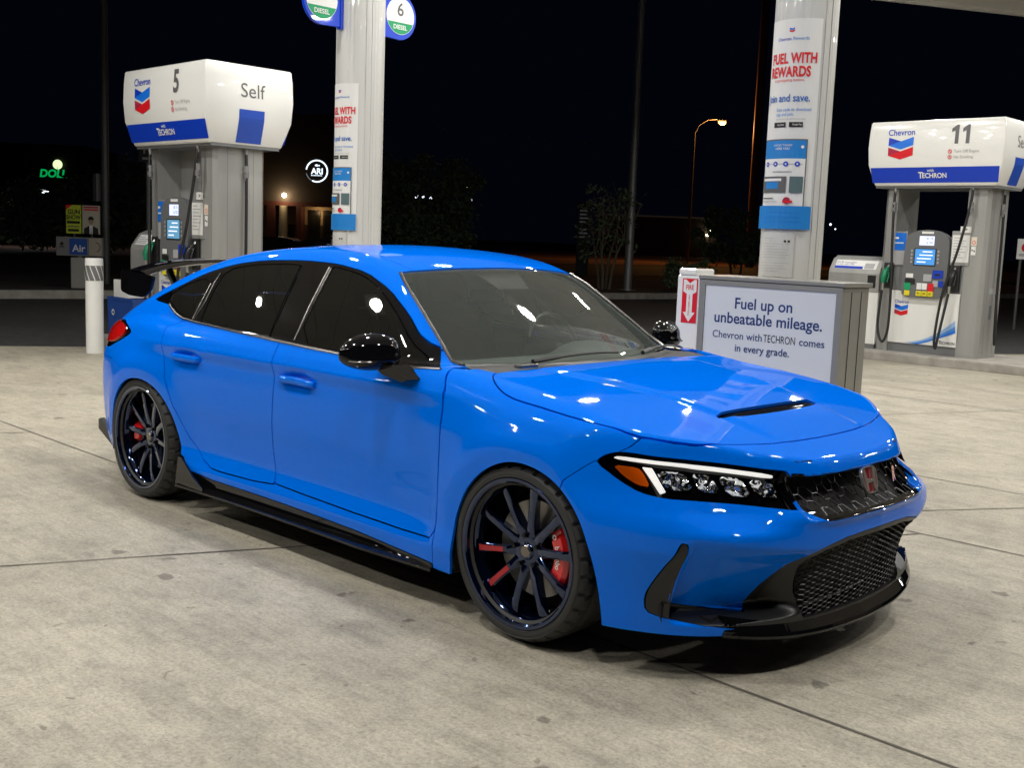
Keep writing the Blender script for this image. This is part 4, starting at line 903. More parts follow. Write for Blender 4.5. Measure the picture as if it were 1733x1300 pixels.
# ------------------------------------------------------------------ trees and shrubs
M_LEAF = mottle(mat('leaf', (.12,.18,.09), .7), (.08,.13,.06), (.18,.25,.12), 6); M_BARK = mat('bark', (.16,.13,.10), .9)
def tree(name, label, loc, h, rx, rz, nleaf, seed, zc=.6, leaf=.11, trunks=1, cat='tree', droop=0, lean=.0):
    t = thing(name, label, cat, loc); rnd = random.Random(seed); b = MB(); tips = []
    for k in range(trunks):
        a = 6.28*k/max(trunks,1)+.4; p = Vector((.15*math.cos(a)*(trunks > 1), .15*math.sin(a)*(trunks > 1), 0)); pts = [p.copy()]; dirn = Vector((lean+.12*math.cos(a), .12*math.sin(a), 1))
        for q in range(5): p = p+dirn.normalized()*h*.15; dirn += Vector((rnd.uniform(-.25,.25), rnd.uniform(-.25,.25), .1)); pts.append(p.copy())
        r0 = .022*h/trunks**.4; b.tube(pts, [r0*(1-.13*i) for i in range(6)], 7)
        for j in range(16):
            s_ = pts[rnd.randint(2,5)]; a2 = rnd.uniform(0,6.28); e = Vector((math.cos(a2)*rx*rnd.uniform(.4,.95), math.sin(a2)*rx*rnd.uniform(.4,.95), h*zc+rz*rnd.uniform(-.8,.9)))
            m_ = s_.lerp(e,.5)+Vector((0,0,.1*h)); b.tube([s_,m_,e], [r0*.32,r0*.2,r0*.06], 4, False); tips.append(e)
    b.build('trunk', M_BARK, t)
    V = []; F = []
    cl = [(tp, rnd.uniform(.55,1.1)) for tp in tips]
    while len(cl) < 46*trunks**.3:
        a = rnd.uniform(0,6.28); q = rnd.uniform(.2,1)**.5; zz = rnd.uniform(-1,1); w_ = math.sqrt(max(0,1-zz*zz))
        cl.append((Vector((math.cos(a)*rx*w_*q, math.sin(a)*rx*w_*q, h*zc+rz*zz*q-droop*(w_*q)**2)), rnd.uniform(.4,1.1)))
    for i in range(nleaf):
        c, s_ = rnd.choice(cl); d = Vector((rnd.gauss(0,1), rnd.gauss(0,1), rnd.gauss(0,.8)))*rx*.13*s_; p = c+d
        if p.z < .1: continue
        u = Vector((rnd.gauss(0,1), rnd.gauss(0,1), rnd.gauss(0,1))).normalized(); v = u.cross(Vector((rnd.gauss(0,1), rnd.gauss(0,1), rnd.gauss(0,1)))).normalized(); L_ = leaf*rnd.uniform(.6,1.4); n = len(V)
        V += [tuple(p-u*L_), tuple(p+v*L_*.35), tuple(p+u*L_), tuple(p-v*L_*.35)]; F.append((n,n+1,n+2,n+3))
    obj('crown', V, F, M_LEAF, t); return t
tree('mesquite_tree', 'broad dark green tree behind the roof of the blue car', (-26.6, 22.9, 0), 4.4, 2.2, 1.7, 15000, 3, .55, .10, 3, droop=.7)
tree('young_tree', 'thin sparse tree with several bare trunks around the pale lamp pole', (-16.3, 20.9, .1), 3.4, .95, 1.2, 750, 5, .52, .07, 4)
tree('shrub', 'low rounded shrub beside the white extinguisher cabinet', (-15.4, 23.6, .1), 1.0, .75, .45, 3000, 7, .45, .06, 3, 'shrub')
tree('roadside_tree', 'dim tree left of the brown utility pole across the street', (-21.7, 35.9, 0), 3.4, 1.7, 1.2, 4000, 9, .55, .12, 2)
tree('roadside_tree', 'dim tree behind the control box of the dark lamp pole', (-46, 19, 0), 3.4, 3.2, 1.4, 6000, 11, .5, .2, 2)
tree('roadside_tree', 'dim tree at the far left below the green letters', (-64, 22.0, 0), 3.0, 3.4, 1.1, 6000, 13, .5, .22, 2)
tree('roadside_tree', 'dim tree between pump 5 and the restaurant', (-40, 20.8, 0), 4.6, 2.8, 1.9, 6000, 15, .5, .2, 2)
# parked cars in the dark by the restaurant
for x, y, lab in ((-33.5, 21.6, 'dark parked car between pump 5 and the restaurant step'), (-31.5, 22.6, 'dark parked car just above the roof of the blue car')):
    t = thing('parked_car', lab, 'car', (x, y, 0), math.atan2(.69,.72), 'dark cars parked by the restaurant')
    pr = chaikin([(-2.2,.25),(2.2,.25),(2.25,.75),(1.3,.95),(.7,1.42),(-.9,1.45),(-1.6,1.0),(-2.25,.9)], 2)
    MB().prism(pr, lambda u, v, d: (u*.8, d, v*.8), -.8, .8).build('body', mat('dark_car', (.01,.01,.012), .25, 0, 1), t)
    for u in (-1.1, 1.1): MB().cyl((u,-.82,.26),(u,-.6,.26),.26,.26,16).build('wheel', P_BLACK, t)

# ------------------------------------------------------------------ the car
CAR = thing('sports_car', 'glossy blue five-door hatchback with a black rear wing, black wheels and black tinted windows', 'car')
M_DARK = mat('car_inner_black', (.006,.006,.007), .7)
M_PAINT = mat('blue_car_paint', (.0,.168,.90), .5, 0, .75, .03, ior=1.45)
def _paint():
    n, l, b = nodes(M_PAINT)
    b.inputs['Metallic'].default_value = .0
    b.inputs['Specular IOR Level'].default_value = 0
    b.inputs['Coat IOR'].default_value = 1.36
_paint()
M_GLOSSB = mat('gloss_black', (.004,.004,.005), .045, 0, 0, ior=1.46)
M_SATINB = mat('satin_black', (.010,.010,.011), .38)
M_RUB = mat('black_rubber', (.012,.012,.012), .55)
M_CHROME = mat('bright_metal_trim', (.25,.24,.23), .25, 1)
M_GLASS = glass('tinted_side_glass', (.06,.065,.065), .0, .95, 1.5, .007)
M_WS = glass('windshield_glass', (.80,.86,.83), .0, 1.0, 1.46, .078)
M_CLEAR = glass('clear_lamp_cover', (.93,.93,.93), .0, 1.0, 1.45)
H = .0135
V0, Q0 = extract((-2.45,-1.03,.08), (2.42,.03,1.46), H)
base = (V0, Q0.tolist())
base = clip(base, base[0][:, 1].copy()-1e-9)
base[0][np.abs(base[0][:, 1]) < 1e-6, 1] = 0
# exact centre line
def A(V): return -V[:, 1]
ARF = [(1.0,-.2),(1.035,.16),(1.043,.26),(1.052,.36),(1.078,.435),(1.124,.519),(1.206,.598),(1.31,.648),(1.403,.662),(1.503,.647),(1.59,.607),(1.668,.531),(1.717,.440),(1.748,.33),(1.768,.20),(1.79,-.2)]
ARR = [(-.90,-.2),(-.93,.2),(-.957,.31),(-1.012,.455),(-1.078,.552),(-1.18,.622),(-1.34,.648),(-1.49,.622),(-1.61,.54),(-1.69,.43),(-1.72,.30),(-1.735,.2),(-1.76,-.2)]
ARFs, ARRs = chaikin(ARF, 3, .25), chaikin(ARR, 3, .25)
def garch(V):
    g = np.minimum(gpoly(V[:, 0], V[:, 2], ARFs), gpoly(V[:, 0], V[:, 2], ARRs))
    return np.maximum(g, .5-A(V))
_, base = split(base, garch, 0)
_, base = split(base, lambda V: V[:, 2]-.165, 0)
def sidep(pts, n=2, lo=.5): 
    P = chaikin(pts, n); return lambda V: np.maximum(gpoly(V[:, 0], V[:, 2], P), lo-A(V))
def frontp(pts, n=2, xlo=1.5):
    P = chaikin(pts, n) if n else pts; return lambda V: np.maximum(gpoly(A(V), V[:, 2], P), xlo-V[:, 0])
def topp(pts, n=2, zlo=.6):
    P = chaikin(pts, n) if n else pts; return lambda V: np.maximum(gpoly(V[:, 0], A(V), P), zlo-V[:, 2])
# --- glass house
DLO = [(.885,.922),(.725,.914),(.49,.917),(.26,.920),(-.231,.932),(-.587,.943),(-1.007,.955),(-1.15,.963),(-1.26,.985),(-1.36,1.02),(-1.555,1.030),(-1.575,1.036),(-1.387,1.108),(-1.171,1.196),(-.937,1.252),(-.684,1.281),(-.37,1.293),(-.115,1.289),(.124,1.262),(.325,1.198),(.485,1.110),(.628,1.013),(.80,.945)]
gd = sidep(DLO, 1)
dlo, base = split(base, lambda V: np.maximum(gd(V), V[:, 0]-(.745+(A(V)-.73)*1.08)), .003)
gF, dlo = split(dlo, sidep([(-.095,.943),(-.135,1.27),(-.10,1.276),(.112,1.249),(.287,1.192),(.449,1.103),(.592,1.006),(.735,.935),(.683,.928),(.323,.930)], 1), .003)
gR, dlo = split(dlo, sidep([(-.30,.946),(-.36,1.27),(-.45,1.274),(-.717,1.262),(-.93,1.236),(-1.005,1.195),(-1.0,1.10),(-.972,.975),(-.957,.965),(-.606,.956)], 1), .003)
gQ, dlo = split(dlo, sidep([(-1.062,1.14),(-1.16,1.172),(-1.332,1.122),(-1.44,1.055),(-1.36,1.032),(-1.25,.993),(-1.14,.975),(-1.052,.972)], 1), .003)
# --- windscreen and cowl, hood
WSP = [(.343,-.2),(.343,.10),(.338,.18),(.30,.42),(.272,.53),(.285,.568),(.36,.597),(.54,.641),(.70,.681),(.87,.722),(.93,.73),(1.10,.70),(1.10,-.2)]
HOODP = [(1.042,-.3),(1.042,.40),(1.036,.62),(1.040,.715),(1.085,.775),(1.14,.812),(1.21,.838),(1.29,.850),(1.513,.858),(1.66,.85),(1.80,.812),(1.87,.74),(1.935,.652),(1.985,.54),(2.03,.364),(2.053,.18),(2.058,-.3)]
hood, base = split(base, topp(HOODP, 1, .62), .006)
ws, base = split(base, topp(WSP, 1, .88), .004)
ws, cowl = split(ws, lambda V: np.where(V[:, 0] < 1.2, .934-V[:, 2], 1.), .002)
vent, hood = split(hood, topp([(1.795,-.3),(1.79,.34),(1.815,.35),(1.856,.24),(1.862,-.3)], 1), .002)
# --- roof and tailgate
roof, base = split(base, topp([(.40,-.3),(.40,.46),(.20,.50),(-.2,.515),(-.8,.52),(-1.02,.51),(-1.06,-.3)], 1, 1.15), .003)
hatch, base = split(base, topp([(-1.07,-.3),(-1.07,.50),(-1.4,.56),(-1.75,.59),(-2.0,.60),(-2.6,.60),(-2.6,-.3)], 1, .62), .004)
rglass, hatch = split(hatch, topp([(-1.13,-.3),(-1.13,.42),(-1.4,.48),(-1.86,.50),(-1.90,-.3)], 1, .9), .003)
# --- lamps and grilles
HL = [(.894,.708),(.876,.735),(.857,.747),(.835,.748),(.800,.742),(.635,.723),(.477,.701),(.405,.691),(.405,.58),(.45,.577),(.50,.583),(.58,.592),(.70,.603),(.80,.612),(.84,.625),(.868,.658)]
hl, base = split(base, frontp(HL, 1), .003)
GR = [(-.2,.668),(.10,.669),(.26,.674),(.404,.684),(.404,.580),(.37,.548),(.33,.532),(.2,.534),(-.2,.538)]
def ggr(V):                                                  # only the recessed face under the beak, not the beak's own top
    a, z = A(V), V[:, 2]
    lim = V[:, 0]-(FP(z)-FA(a)+.066*(1-sstep(.26,.60,a))-.014)
    return np.maximum(frontp(GR, 0, 1.8)(V), np.where((z > .655) & (a < .36), lim, -1.))
gr, base = split(base, ggr, .003)
LOW = [(-.2,.472),(.20,.466),(.33,.447),(.405,.424),(.445,.378),(.512,.262),(.53,.222),(.62,.232),(.716,.246),(.800,.262),(.803,.33),(.800,.41),(.797,.472),(.806,.486),(.815,.478),(.836,.375),(.850,.29),(.846,.236),(.82,.222),(.70,.196),(.60,.184),(.45,.172),(.3,.12),(-.2,.12)]
low, base = split(base, frontp(LOW, 1, 1.6), .003)
mesh_open, low = split(low, frontp([(-.2,.454),(.20,.449),(.33,.430),(.388,.404),(.402,.372),(.385,.27),(.355,.182),(-.2,.178)], 0, 1.9), .0)
# --- bumper, wings, doors
def gbump(V):
    x, z = V[:, 0], V[:, 2]
    lim = np.interp(z, [.0,.55,.634,.705,.745,.765,.790,.95], [1.55,1.57,1.600,1.690,1.762,1.795,1.812,1.85])
    return (lim-x)*.8
bumper, base = split(base, gbump, .004)
fender, base = split(base, lambda V: np.maximum(np.maximum(np.interp(V[:, 2], [0,.275,.42,.63,.77,.857,.913,.95], [.93,.935,.945,.953,.955,.947,.908,.885])-V[:, 0], V[:, 2]-.93), .45-A(V)), .005)
DF = [(.885,.98),(.903,.915),(.937,.868),(.950,.80),(.953,.65),(.945,.42),(.934,.31),(.905,.277),(.725,.272),(.40,.273),(.07,.280),(-.186,.288),(-.213,.44),(-.200,.61),(-.184,.77),(-.200,.90),(-.235,.98)]
doorF, base = split(base, lambda V: np.maximum(sidep(DF, 0)(V), V[:, 2]-.975), .006)
DR = [(-.235,.98),(-.200,.90),(-.184,.77),(-.200,.61),(-.213,.44),(-.186,.284),(-.35,.272),(-.486,.270),(-.62,.268),(-.70,.272),(-.78,.30),(-.91,.393),(-1.02,.54),(-1.085,.66),(-1.12,.79),(-1.15,.87),(-1.17,.92),(-1.10,.99),(-.8,.98)]
doorR, base = split(base, lambda V: np.maximum(sidep(DR, 0)(V), V[:, 2]-.985), .006)
TL = [(-1.57,.862),(-1.60,.842),(-1.68,.812),(-1.84,.765),(-1.92,.745),(-2.4,.72),(-2.4,.885),(-1.95,.898),(-1.80,.905),(-1.66,.885)]
tail, base = split(base, sidep(TL, 1, .45), .003)
rbump, base = split(base, lambda V: np.maximum((V[:, 0]+1.74)*.9, V[:, 2]-.70), .004)
skirt, base = split(base, lambda V: np.maximum(gpoly(V[:, 0], V[:, 2], [(-1.0,.32),(-.93,.29),(-.885,.236),(-.68,.220),(0,.214),(.43,.205),(.93,.183),(.96,.1),(-1.0,.1)]), .5-A(V)), .002)
# --- build the panels
skin('roof', roof, M_PAINT, CAR, both=True)
HOOD = skin('hood', hood, M_PAINT, CAR, both=True)
skin('windshield', ws, M_WS, CAR, -.004, 0, M_WS, both=True)
skin('cowl', cowl, M_SATINB, CAR, -.006, .008, both=True)
HAT = skin('tailgate', hatch, M_PAINT, CAR, both=True)
skin('rear_window', rglass, M_GLASS, HAT, -.003, 0, M_GLASS, both=True)
BUMP = skin('front_bumper', bumper, M_PAINT, CAR, both=True)
skin('rear_bumper', rbump, M_PAINT, CAR, both=True)
skin('body_shell', base, M_PAINT, CAR, both=True)
HV = skin('hood_vent', vent, M_SATINB, HOOD, -.022, .004, both=True)
b = MB()
for k in range(3):
    x = 1.812+.018*k
    b.tube([top_pt(x, y, -.010) for y in np.linspace(-.32+.03*k, .32-.03*k, 16)], [.0045]*16, 6)
b.build('vent_slat', M_GLOSSB, HOOD)
gopen, gr = split(gr, frontp([(-.2,.660),(.10,.661),(.25,.664),(.385,.676),(.385,.580),(.335,.550),(-.2,.552)], 0, 1.8), 0)
GRI = skin('upper_grille', gr, M_GLOSSB, CAR, -.002, .03, both=True)
skin('grille_back', gopen, M_DARK, GRI, -.05, .004, both=True)
LOWG = skin('lower_intake', low, M_SATINB, CAR, -.003, .03, both=True)
def side_parts(mirror):
    sfx = ''
    d1 = skin('front_door', doorF, M_PAINT, CAR, mirror=mirror)
    d2 = skin('rear_door', doorR, M_PAINT, CAR, mirror=mirror)
    skin('front_fender', fender, M_PAINT, CAR, mirror=mirror)
    skin('window_frame', dlo, M_GLOSSB, CAR, -.002, .012, mirror=mirror)
    skin('window', gF, M_GLASS, d1, -.005, 0, M_GLASS, mirror=mirror)
    skin('window', gR, M_GLASS, d2, -.005, 0, M_GLASS, mirror=mirror)
    skin('quarter_window', gQ, M_GLASS, CAR, -.005, 0, M_GLASS, mirror=mirror)
    skin('side_skirt', skirt, M_GLOSSB, CAR, .004, .02, mirror=mirror)
    sy = 1 if mirror else -1
    # skirt blade with an upright fin at its rear end
    b = MB(); xs = np.linspace(-.93, .93, 40); P = []
    for x in xs:
        yo = side_pt(x, .215).y*sy*1.0; yo = abs(yo)
        o = .045*min(1, (.95-x)/.5+.12)
        P.append([(x, sy*(yo-.06), .150), (x, sy*(yo+o), .150-.0*x), (x, sy*(yo+o), .160), (x, sy*(yo-.01), .176), (x, sy*(yo-.06), .176)])
    V = [p for r in P for p in r]; F = []
    for i in range(len(xs)-1):
        for k in range(5): F.append((i*5+k, (i+1)*5+k, (i+1)*5+(k+1)%5, i*5+(k+1)%5))
    F += [(0,1,2,3,4), tuple((len(xs)-1)*5+k for k in (4,3,2,1,0))]
    b.add(V, F)
    yo = abs(side_pt(-.93, .27).y)
    b.prism([(-.955,.150),(-.955,.292),(-.925,.292),(-.80,.215),(-.70,.176),(-.70,.150)], lambda u, v, d: (u, sy*(yo+d+(.292-v)*.12), v), .004, .014)
    b.build('skirt_blade', M_GLOSSB, CAR)
    # bright strip along the bottom of the side glass
    p = [side_pt(x, z, .002, sy) for x, z in [(.86,.921),(.725,.9135),(.49,.9165),(.26,.9195),(0,.925),(-.231,.9315),(-.587,.9425),(-1.007,.9545),(-1.14,.9615),(-1.25,.982),(-1.345,1.012),(-1.36,1.020)]]
    q = []
    for i in range(len(p)-1):
        for t in (0, .33, .66): q.append(p[i].lerp(p[i+1], t))
    q.append(p[-1]); MB().tube(q, .0062, 8).build('belt_molding', M_CHROME, CAR)
    for pts, r in (([(-1.045,.965),(-1.05,1.05),(-1.06,1.145)], .004), ([(-1.03,.966),(-1.016,1.06),(-1.035,1.15),(-1.03,1.20)], .004), ([(-.113,.945),(-.13,1.10),(-.148,1.27)], .005), ([(-.315,.947),(-.345,1.1),(-.375,1.27)], .003)):
        MB().tube([side_pt(x, z, .001, sy) for x, z in pts], r, 6).build('window_seal', M_CHROME if r > .0035 else M_GLOSSB, CAR)
    # A-pillar trim by the windscreen
    pts = [(.275,.555),(.36,.592),(.45,.615),(.54,.637),(.62,.657),(.70,.677),(.78,.700),(.87,.720)]
    MB().tube([top_pt(x, -sy*-y, .001) for x, y in pts], .0075, 8).build('windshield_molding', M_CHROME, CAR)
    # handles
    for d, x0, x1, z0, z1 in ((d1, -.14, .125, .800, .745), (d2, -1.03, -.79, .808, .768)):
        zc = (z0+z1)/2
        g = MB(); n = 22; V = []; F = []
        for i in range(n+1):
            t = i/n; x = x0+(x1-x0)*t
            lift = .003+.022*math.sin(math.pi*min(1, max(0, t)))**.55; hh = .0185*(1-.25*abs(2*t-1)**3)
            zz = zc+.004+(z0-z1)*0*t
            p = side_pt(x, zz, lift, sy)
            for k in range(10):
                a = 2*math.pi*k/10; V.append((p.x, p.y+sy*.011*math.cos(a), p.z+hh*math.sin(a)))
        for i in range(n):
            for k in range(10): F.append((i*10+k, i*10+(k+1)%10, (i+1)*10+(k+1)%10, (i+1)*10+k))
        F += [tuple(range(10)), tuple(n*10+k for k in range(10))]
        hb = bmesh.new(); vs = [hb.verts.new(v) for v in V]
        for f in F: hb.faces.new([vs[i] for i in f])
        bmesh.ops.recalc_face_normals(hb, faces=hb.faces); hb.verts.index_update()
        g.add([v.co[:] for v in hb.verts], [[v.index for v in f.verts] for f in hb.faces], True); hb.free()
        g.build('door_handle', M_PAINT, d, edge=60)
    # wing mirror
    mb = bmesh.new(); bmesh.ops.create_uvsphere(mb, u_segments=40, v_segments=24, radius=1)
    for v in mb.verts:
        x, y, z = v.co
        pw = lambda t, e: math.copysign(abs(t)**e, t)
        # y runs towards the tip (outboard), x forward
        Y = .122*pw(y, .85); tip = (y+1)/2
        hz = (.088-.026*tip**2)*pw(z, .78); hz = hz*(.80 if z < 0 else 1)
        X = (.105 if x > 0 else .030)*pw(x, .9)*(1-.35*tip)
        v.co = (.60+X-.045*tip+.012*(z < 0)*x, sy*(.968+Y), .958+hz+.004*(1-tip))
    if sy > 0: pass
    bmesh.ops.recalc_face_normals(mb, faces=mb.faces); mb.verts.index_update()
    mm = MB().add([v.co[:] for v in mb.verts], [[v.index for v in f.verts] for f in mb.faces], True); mb.free()
    MO = mm.build('wing_mirror', M_GLOSSB, CAR, edge=80)
    a = MB()
    a.prism([(.60,.925),(.70,.925),(.80,.880),(.76,.868),(.64,.885),(.60,.905)], lambda u, v, d: (u, sy*d, v), .86, .945)
    a.build('mirror_foot', M_GLOSSB, MO)
    MB().tube([(.545+.19*0+.10*math.cos(t)*.0+.115*(.5+.5*math.cos(t)), sy*(.975+.098*math.sin(t)), .938) for t in np.linspace(-.2, math.pi*.98, 22)], .003, 6).build('mirror_seam', M_CHROME, MO)
    g = MB(); g.add([(.563, sy*(.975+.085*math.cos(t)), .968+.05*math.sin(t)) for t in np.linspace(0, 2*math.pi, 25)[:-1]], [tuple(range(24))]); g.build('mirror_glass', mat('mirror_silver', (.8,.8,.8), .02, 1), MO)
    # head lamp: black housing, lit blade, amber marker, reflectors, clear cover
    HLo = skin('headlight', hl, M_GLOSSB, CAR, -.040, .01, mirror=mirror)
    M_DRL = mat('daylight_strip', (.9,.9,.9), .3, emit=(1,.97,.90), estr=.6)
    M_AMB = mat('amber_lens', (.75,.11,.005), .15, 0, 1, .02, emit=(1,.16,.0), estr=.12)
    M_REF = mat('lamp_reflector', (.75,.78,.80), .12, 1)
    if 'x' not in MATS: bump(M_REF, 26, .8, .05, 1); MATS['x'] = 1
    hl2 = subdiv(subdiv(hl))
    def piece(name, pts, m, off, th, par=HLo, n=1):
        s, _ = split(hl2, frontp(pts, n), 0); return skin(name, s, m, par, off, th, m, mirror=mirror)
    piece('light_strip', [(.868,.728),(.858,.735),(.798,.729),(.634,.709),(.466,.685),(.466,.672),(.64,.697),(.76,.7155),(.858,.723)], M_DRL, -.008, .012)
    piece('light_strip', [(.820,.706),(.798,.704),(.781,.632),(.797,.627)], M_DRL, -.010, .012, n=0)
    piece('turn_signal', [(.872,.706),(.830,.703),(.822,.690),(.815,.645),(.840,.648),(.860,.672)], M_AMB, -.012, .015)
    for a0, a1, zt, zb in ((.786,.70,.700,.637), (.688,.625,.690,.630), (.614,.548,.681,.620), (.538,.462,.672,.620)):
        piece('projector', [(a0,zt),(a1+.006,zt-.008),(a1-.006,zb),(a0-.012,zb+.005)], M_REF, -.026, .004)
    cov, _ = split(hl, frontp([(.892,.707),(.872,.736),(.845,.745),(.64,.720),(.44,.692),(.410,.675),(.418,.635),(.49,.610),(.62,.608),(.80,.618),(.85,.635)], 1), 0)
    skin('lamp_cover', cov, M_CLEAR, HLo, -.002, .0, mirror=mirror)
    # tail lamp
    M_TAIL = mat('red_lens', (.55,.004,.004), .1, 0, 1, .01, emit=(1,.02,.01), estr=.18)
    TLo = skin('tail_light', tail, M_GLOSSB, CAR, -.004, .02, mirror=mirror)
    s, _ = split(tail, sidep([(-1.70,.876),(-1.69,.835),(-1.86,.780),(-2.4,.745),(-2.4,.86),(-1.95,.885),(-1.80,.893)], 1, .45), 0)
    skin('tail_lens', s, M_TAIL, TLo, .004, .006, M_TAIL, mirror=mirror)
side_parts(False); side_parts(True)
# --- grilles: real hexagon mesh set back in each opening
def hexmesh(name, poly, sx, sz, r, off, m, par):
    done = set(); b = MB(); E_ = []
    nu = int(1.2/sx)+2; nv = int(.4/sz)+3
    def key(p): return (round(p[0], 4), round(p[1], 4))
    for i in range(-nu, nu):
        for j in range(-2, nv):
            cu = i*sx*1.5; cv = .15+(j+(i % 2)*.5)*sz
            for k in range(6):
                a0, a1 = math.pi/3*k, math.pi/3*(k+1)
                p = (cu+sx*math.cos(a0), cv+sz/math.sqrt(3)*math.sin(a0)); q = (cu+sx*math.cos(a1), cv+sz/math.sqrt(3)*math.sin(a1))
                kk = tuple(sorted((key(p), key(q))))
                if kk in done: continue
                done.add(kk)
                E_.append((p, q))
    E_ = np.array(E_); g0 = gpoly(np.abs(E_[:, 0, 0]), E_[:, 0, 1], poly); g1 = gpoly(np.abs(E_[:, 1, 0]), E_[:, 1, 1], poly)
    E_ = E_[(g0 < 0) & (g1 < 0)]
    A0 = front_pts(E_[:, 0], off); A1 = front_pts(E_[:, 1], off)
    for p, q in zip(A0, A1): b.tube([p, q], r, 4, False)
    return b.build(name, m, par)
hexmesh('grille_mesh', [(-.2,.668),(.10,.669),(.25,.674),(.395,.686),(.395,.576),(.335,.544),(-.2,.546)], .028, .042, .0024, -.006, mat('grille_plastic', (.016,.016,.017), .32, 0, .3), GRI)
hexmesh('grille_mesh', [(-.2,.457),(.20,.452),(.335,.434),(.396,.408),(.410,.372),(.392,.27),(.362,.178),(-.2,.174)], .0185, .0185, .0026, -.016, mat('intake_plastic', (.022,.022,.023), .42, 0, .0), LOWG)
op = mirror_join(mesh_open); skin('intake_back', mesh_open, M_DARK, LOWG, -.09, .004, both=True)
# R badge and emblem
def emb():
    c = front_pt(0, .610, .024); n = Vector((1, 0, .30)).normalized(); ey = Vector((-.30, 0, 1)).normalized(); ex = Vector((0, 1, 0))
    fn = lambda u, v, d: c+ex*u+ey*v+n*d
    tr = [(-.060,.048),(.060,.048),(.046,-.052),(-.046,-.052)]
    out = chaikin(tr, 3, .18); inn = chaikin([(u*.86, v*.88) for u, v in tr], 3, .18)
    b = MB(); N = len(out)
    V = [fn(u, v, 0) for u, v in out]+[fn(u*.97, v*.97, .010) for u, v in out]+[fn(u, v, .010) for u, v in inn]+[fn(u, v, .002) for u, v in inn]
    F = [(k*N+i, k*N+(i+1)%N, (k+1)*N+(i+1)%N, (k+1)*N+i) for k in range(3) for i in range(N)]
    b.add(V, F, True); EM = b.build('emblem', mat('emblem_silver', (.8,.77,.75), .33, 1), CAR)
    obj('emblem_plate', [fn(u, v, .003) for u, v in inn], [range(len(inn))], mat('emblem_red', (.22,.01,.015), .25, 0, 1), EM)
    h = MB()
    for s in (-1, 1):
        h.prism([(s*.020,-.040),(s*.031,-.040),(s*.044,.040),(s*.029,.040),(s*.019,.004)][::s], fn, .003, .010)
    h.prism([(-.022,-.012),(.022,-.012),(.021,-.001),(-.021,-.001)], fn, .003, .0095)
    h.build('emblem_letter', MATS['emblem_silver'], EM)
    c2 = front_pt(.235, .605, .012); n2 = Vector((1,.25,.2)).normalized(); ex2 = Vector((-.25,1,0)).normalized(); ey2 = n2.cross(ex2)
    B = Board(lambda u, v, l=0: c2+ex2*u+ey2*v+n2*l, CAR)
    B.text('R', 0, 0, .075, mat('badge_red', (.55,.015,.015), .3, 0, 1), .04, name='badge')
emb()
# --- front lip
b = MB(); P = []
ys = np.linspace(-.66, .66, 80)
for y in ys:
    a = abs(y); x = float(FP(.17)-FA(a)); t = min(1, a/.66)
    ext = .036*(1-t**3)-.004*t; z = .130+.034*t**3
    nx, ny = 1, 0
    P.append([(x-.10, y*(.97), z+.045), (x-.10, y*.97, z), (x+ext*.9, y*1.02, z-.004), (x+ext, y*1.02, z+.006), (x+ext*.8, y*1.015, z+.016), (x-.01, y, z+.045+.02*t**3)])
V = [p for r in P for p in r]; F = []
for i in range(len(ys)-1):
    for k in range(6): F.append((i*6+k, i*6+(k+1)%6, (i+1)*6+(k+1)%6, (i+1)*6+k))
F += [tuple(range(5,-1,-1)), tuple((len(ys)-1)*6+k for k in range(6))]
b.add(V, F); b.build('front_lip', M_GLOSSB, CAR, edge=30)
# --- underside, wheel housings
b = MB()
b.box(-1.95, 1.9, -.60, .60, .17, .30); b.box(-.93, 1.02, -.87, .87, .17, .28)
b.box(1.86, 2.06, -.70, .70, .165, .22); b.box(-2.1, -1.8, -.72, .72, .20, .34)
b.build('underbody', M_DARK, CAR)
for sy in (-1, 1):
    for AR in (ARF, ARR):
        b = MB(); pts = [p for p in AR if p[1] > 0]; V = []; F = []
        cx = sum(p[0] for p in pts)/len(pts)
        for x, z in pts:
            X = cx+(x-cx)*1.03; Z = .32+(z-.32)*1.035 if z > .32 else z
            V += [(X, sy*.60, Z), (X, sy*.885, Z)]
        for i in range(len(pts)-1): F.append((2*i, 2*i+2, 2*i+3, 2*i+1))
        F.append(tuple(2*i for i in range(len(pts))))
        b.add(V, F); b.build('wheel_liner', mat('liner_black', (.012,.012,.012), .8), CAR)
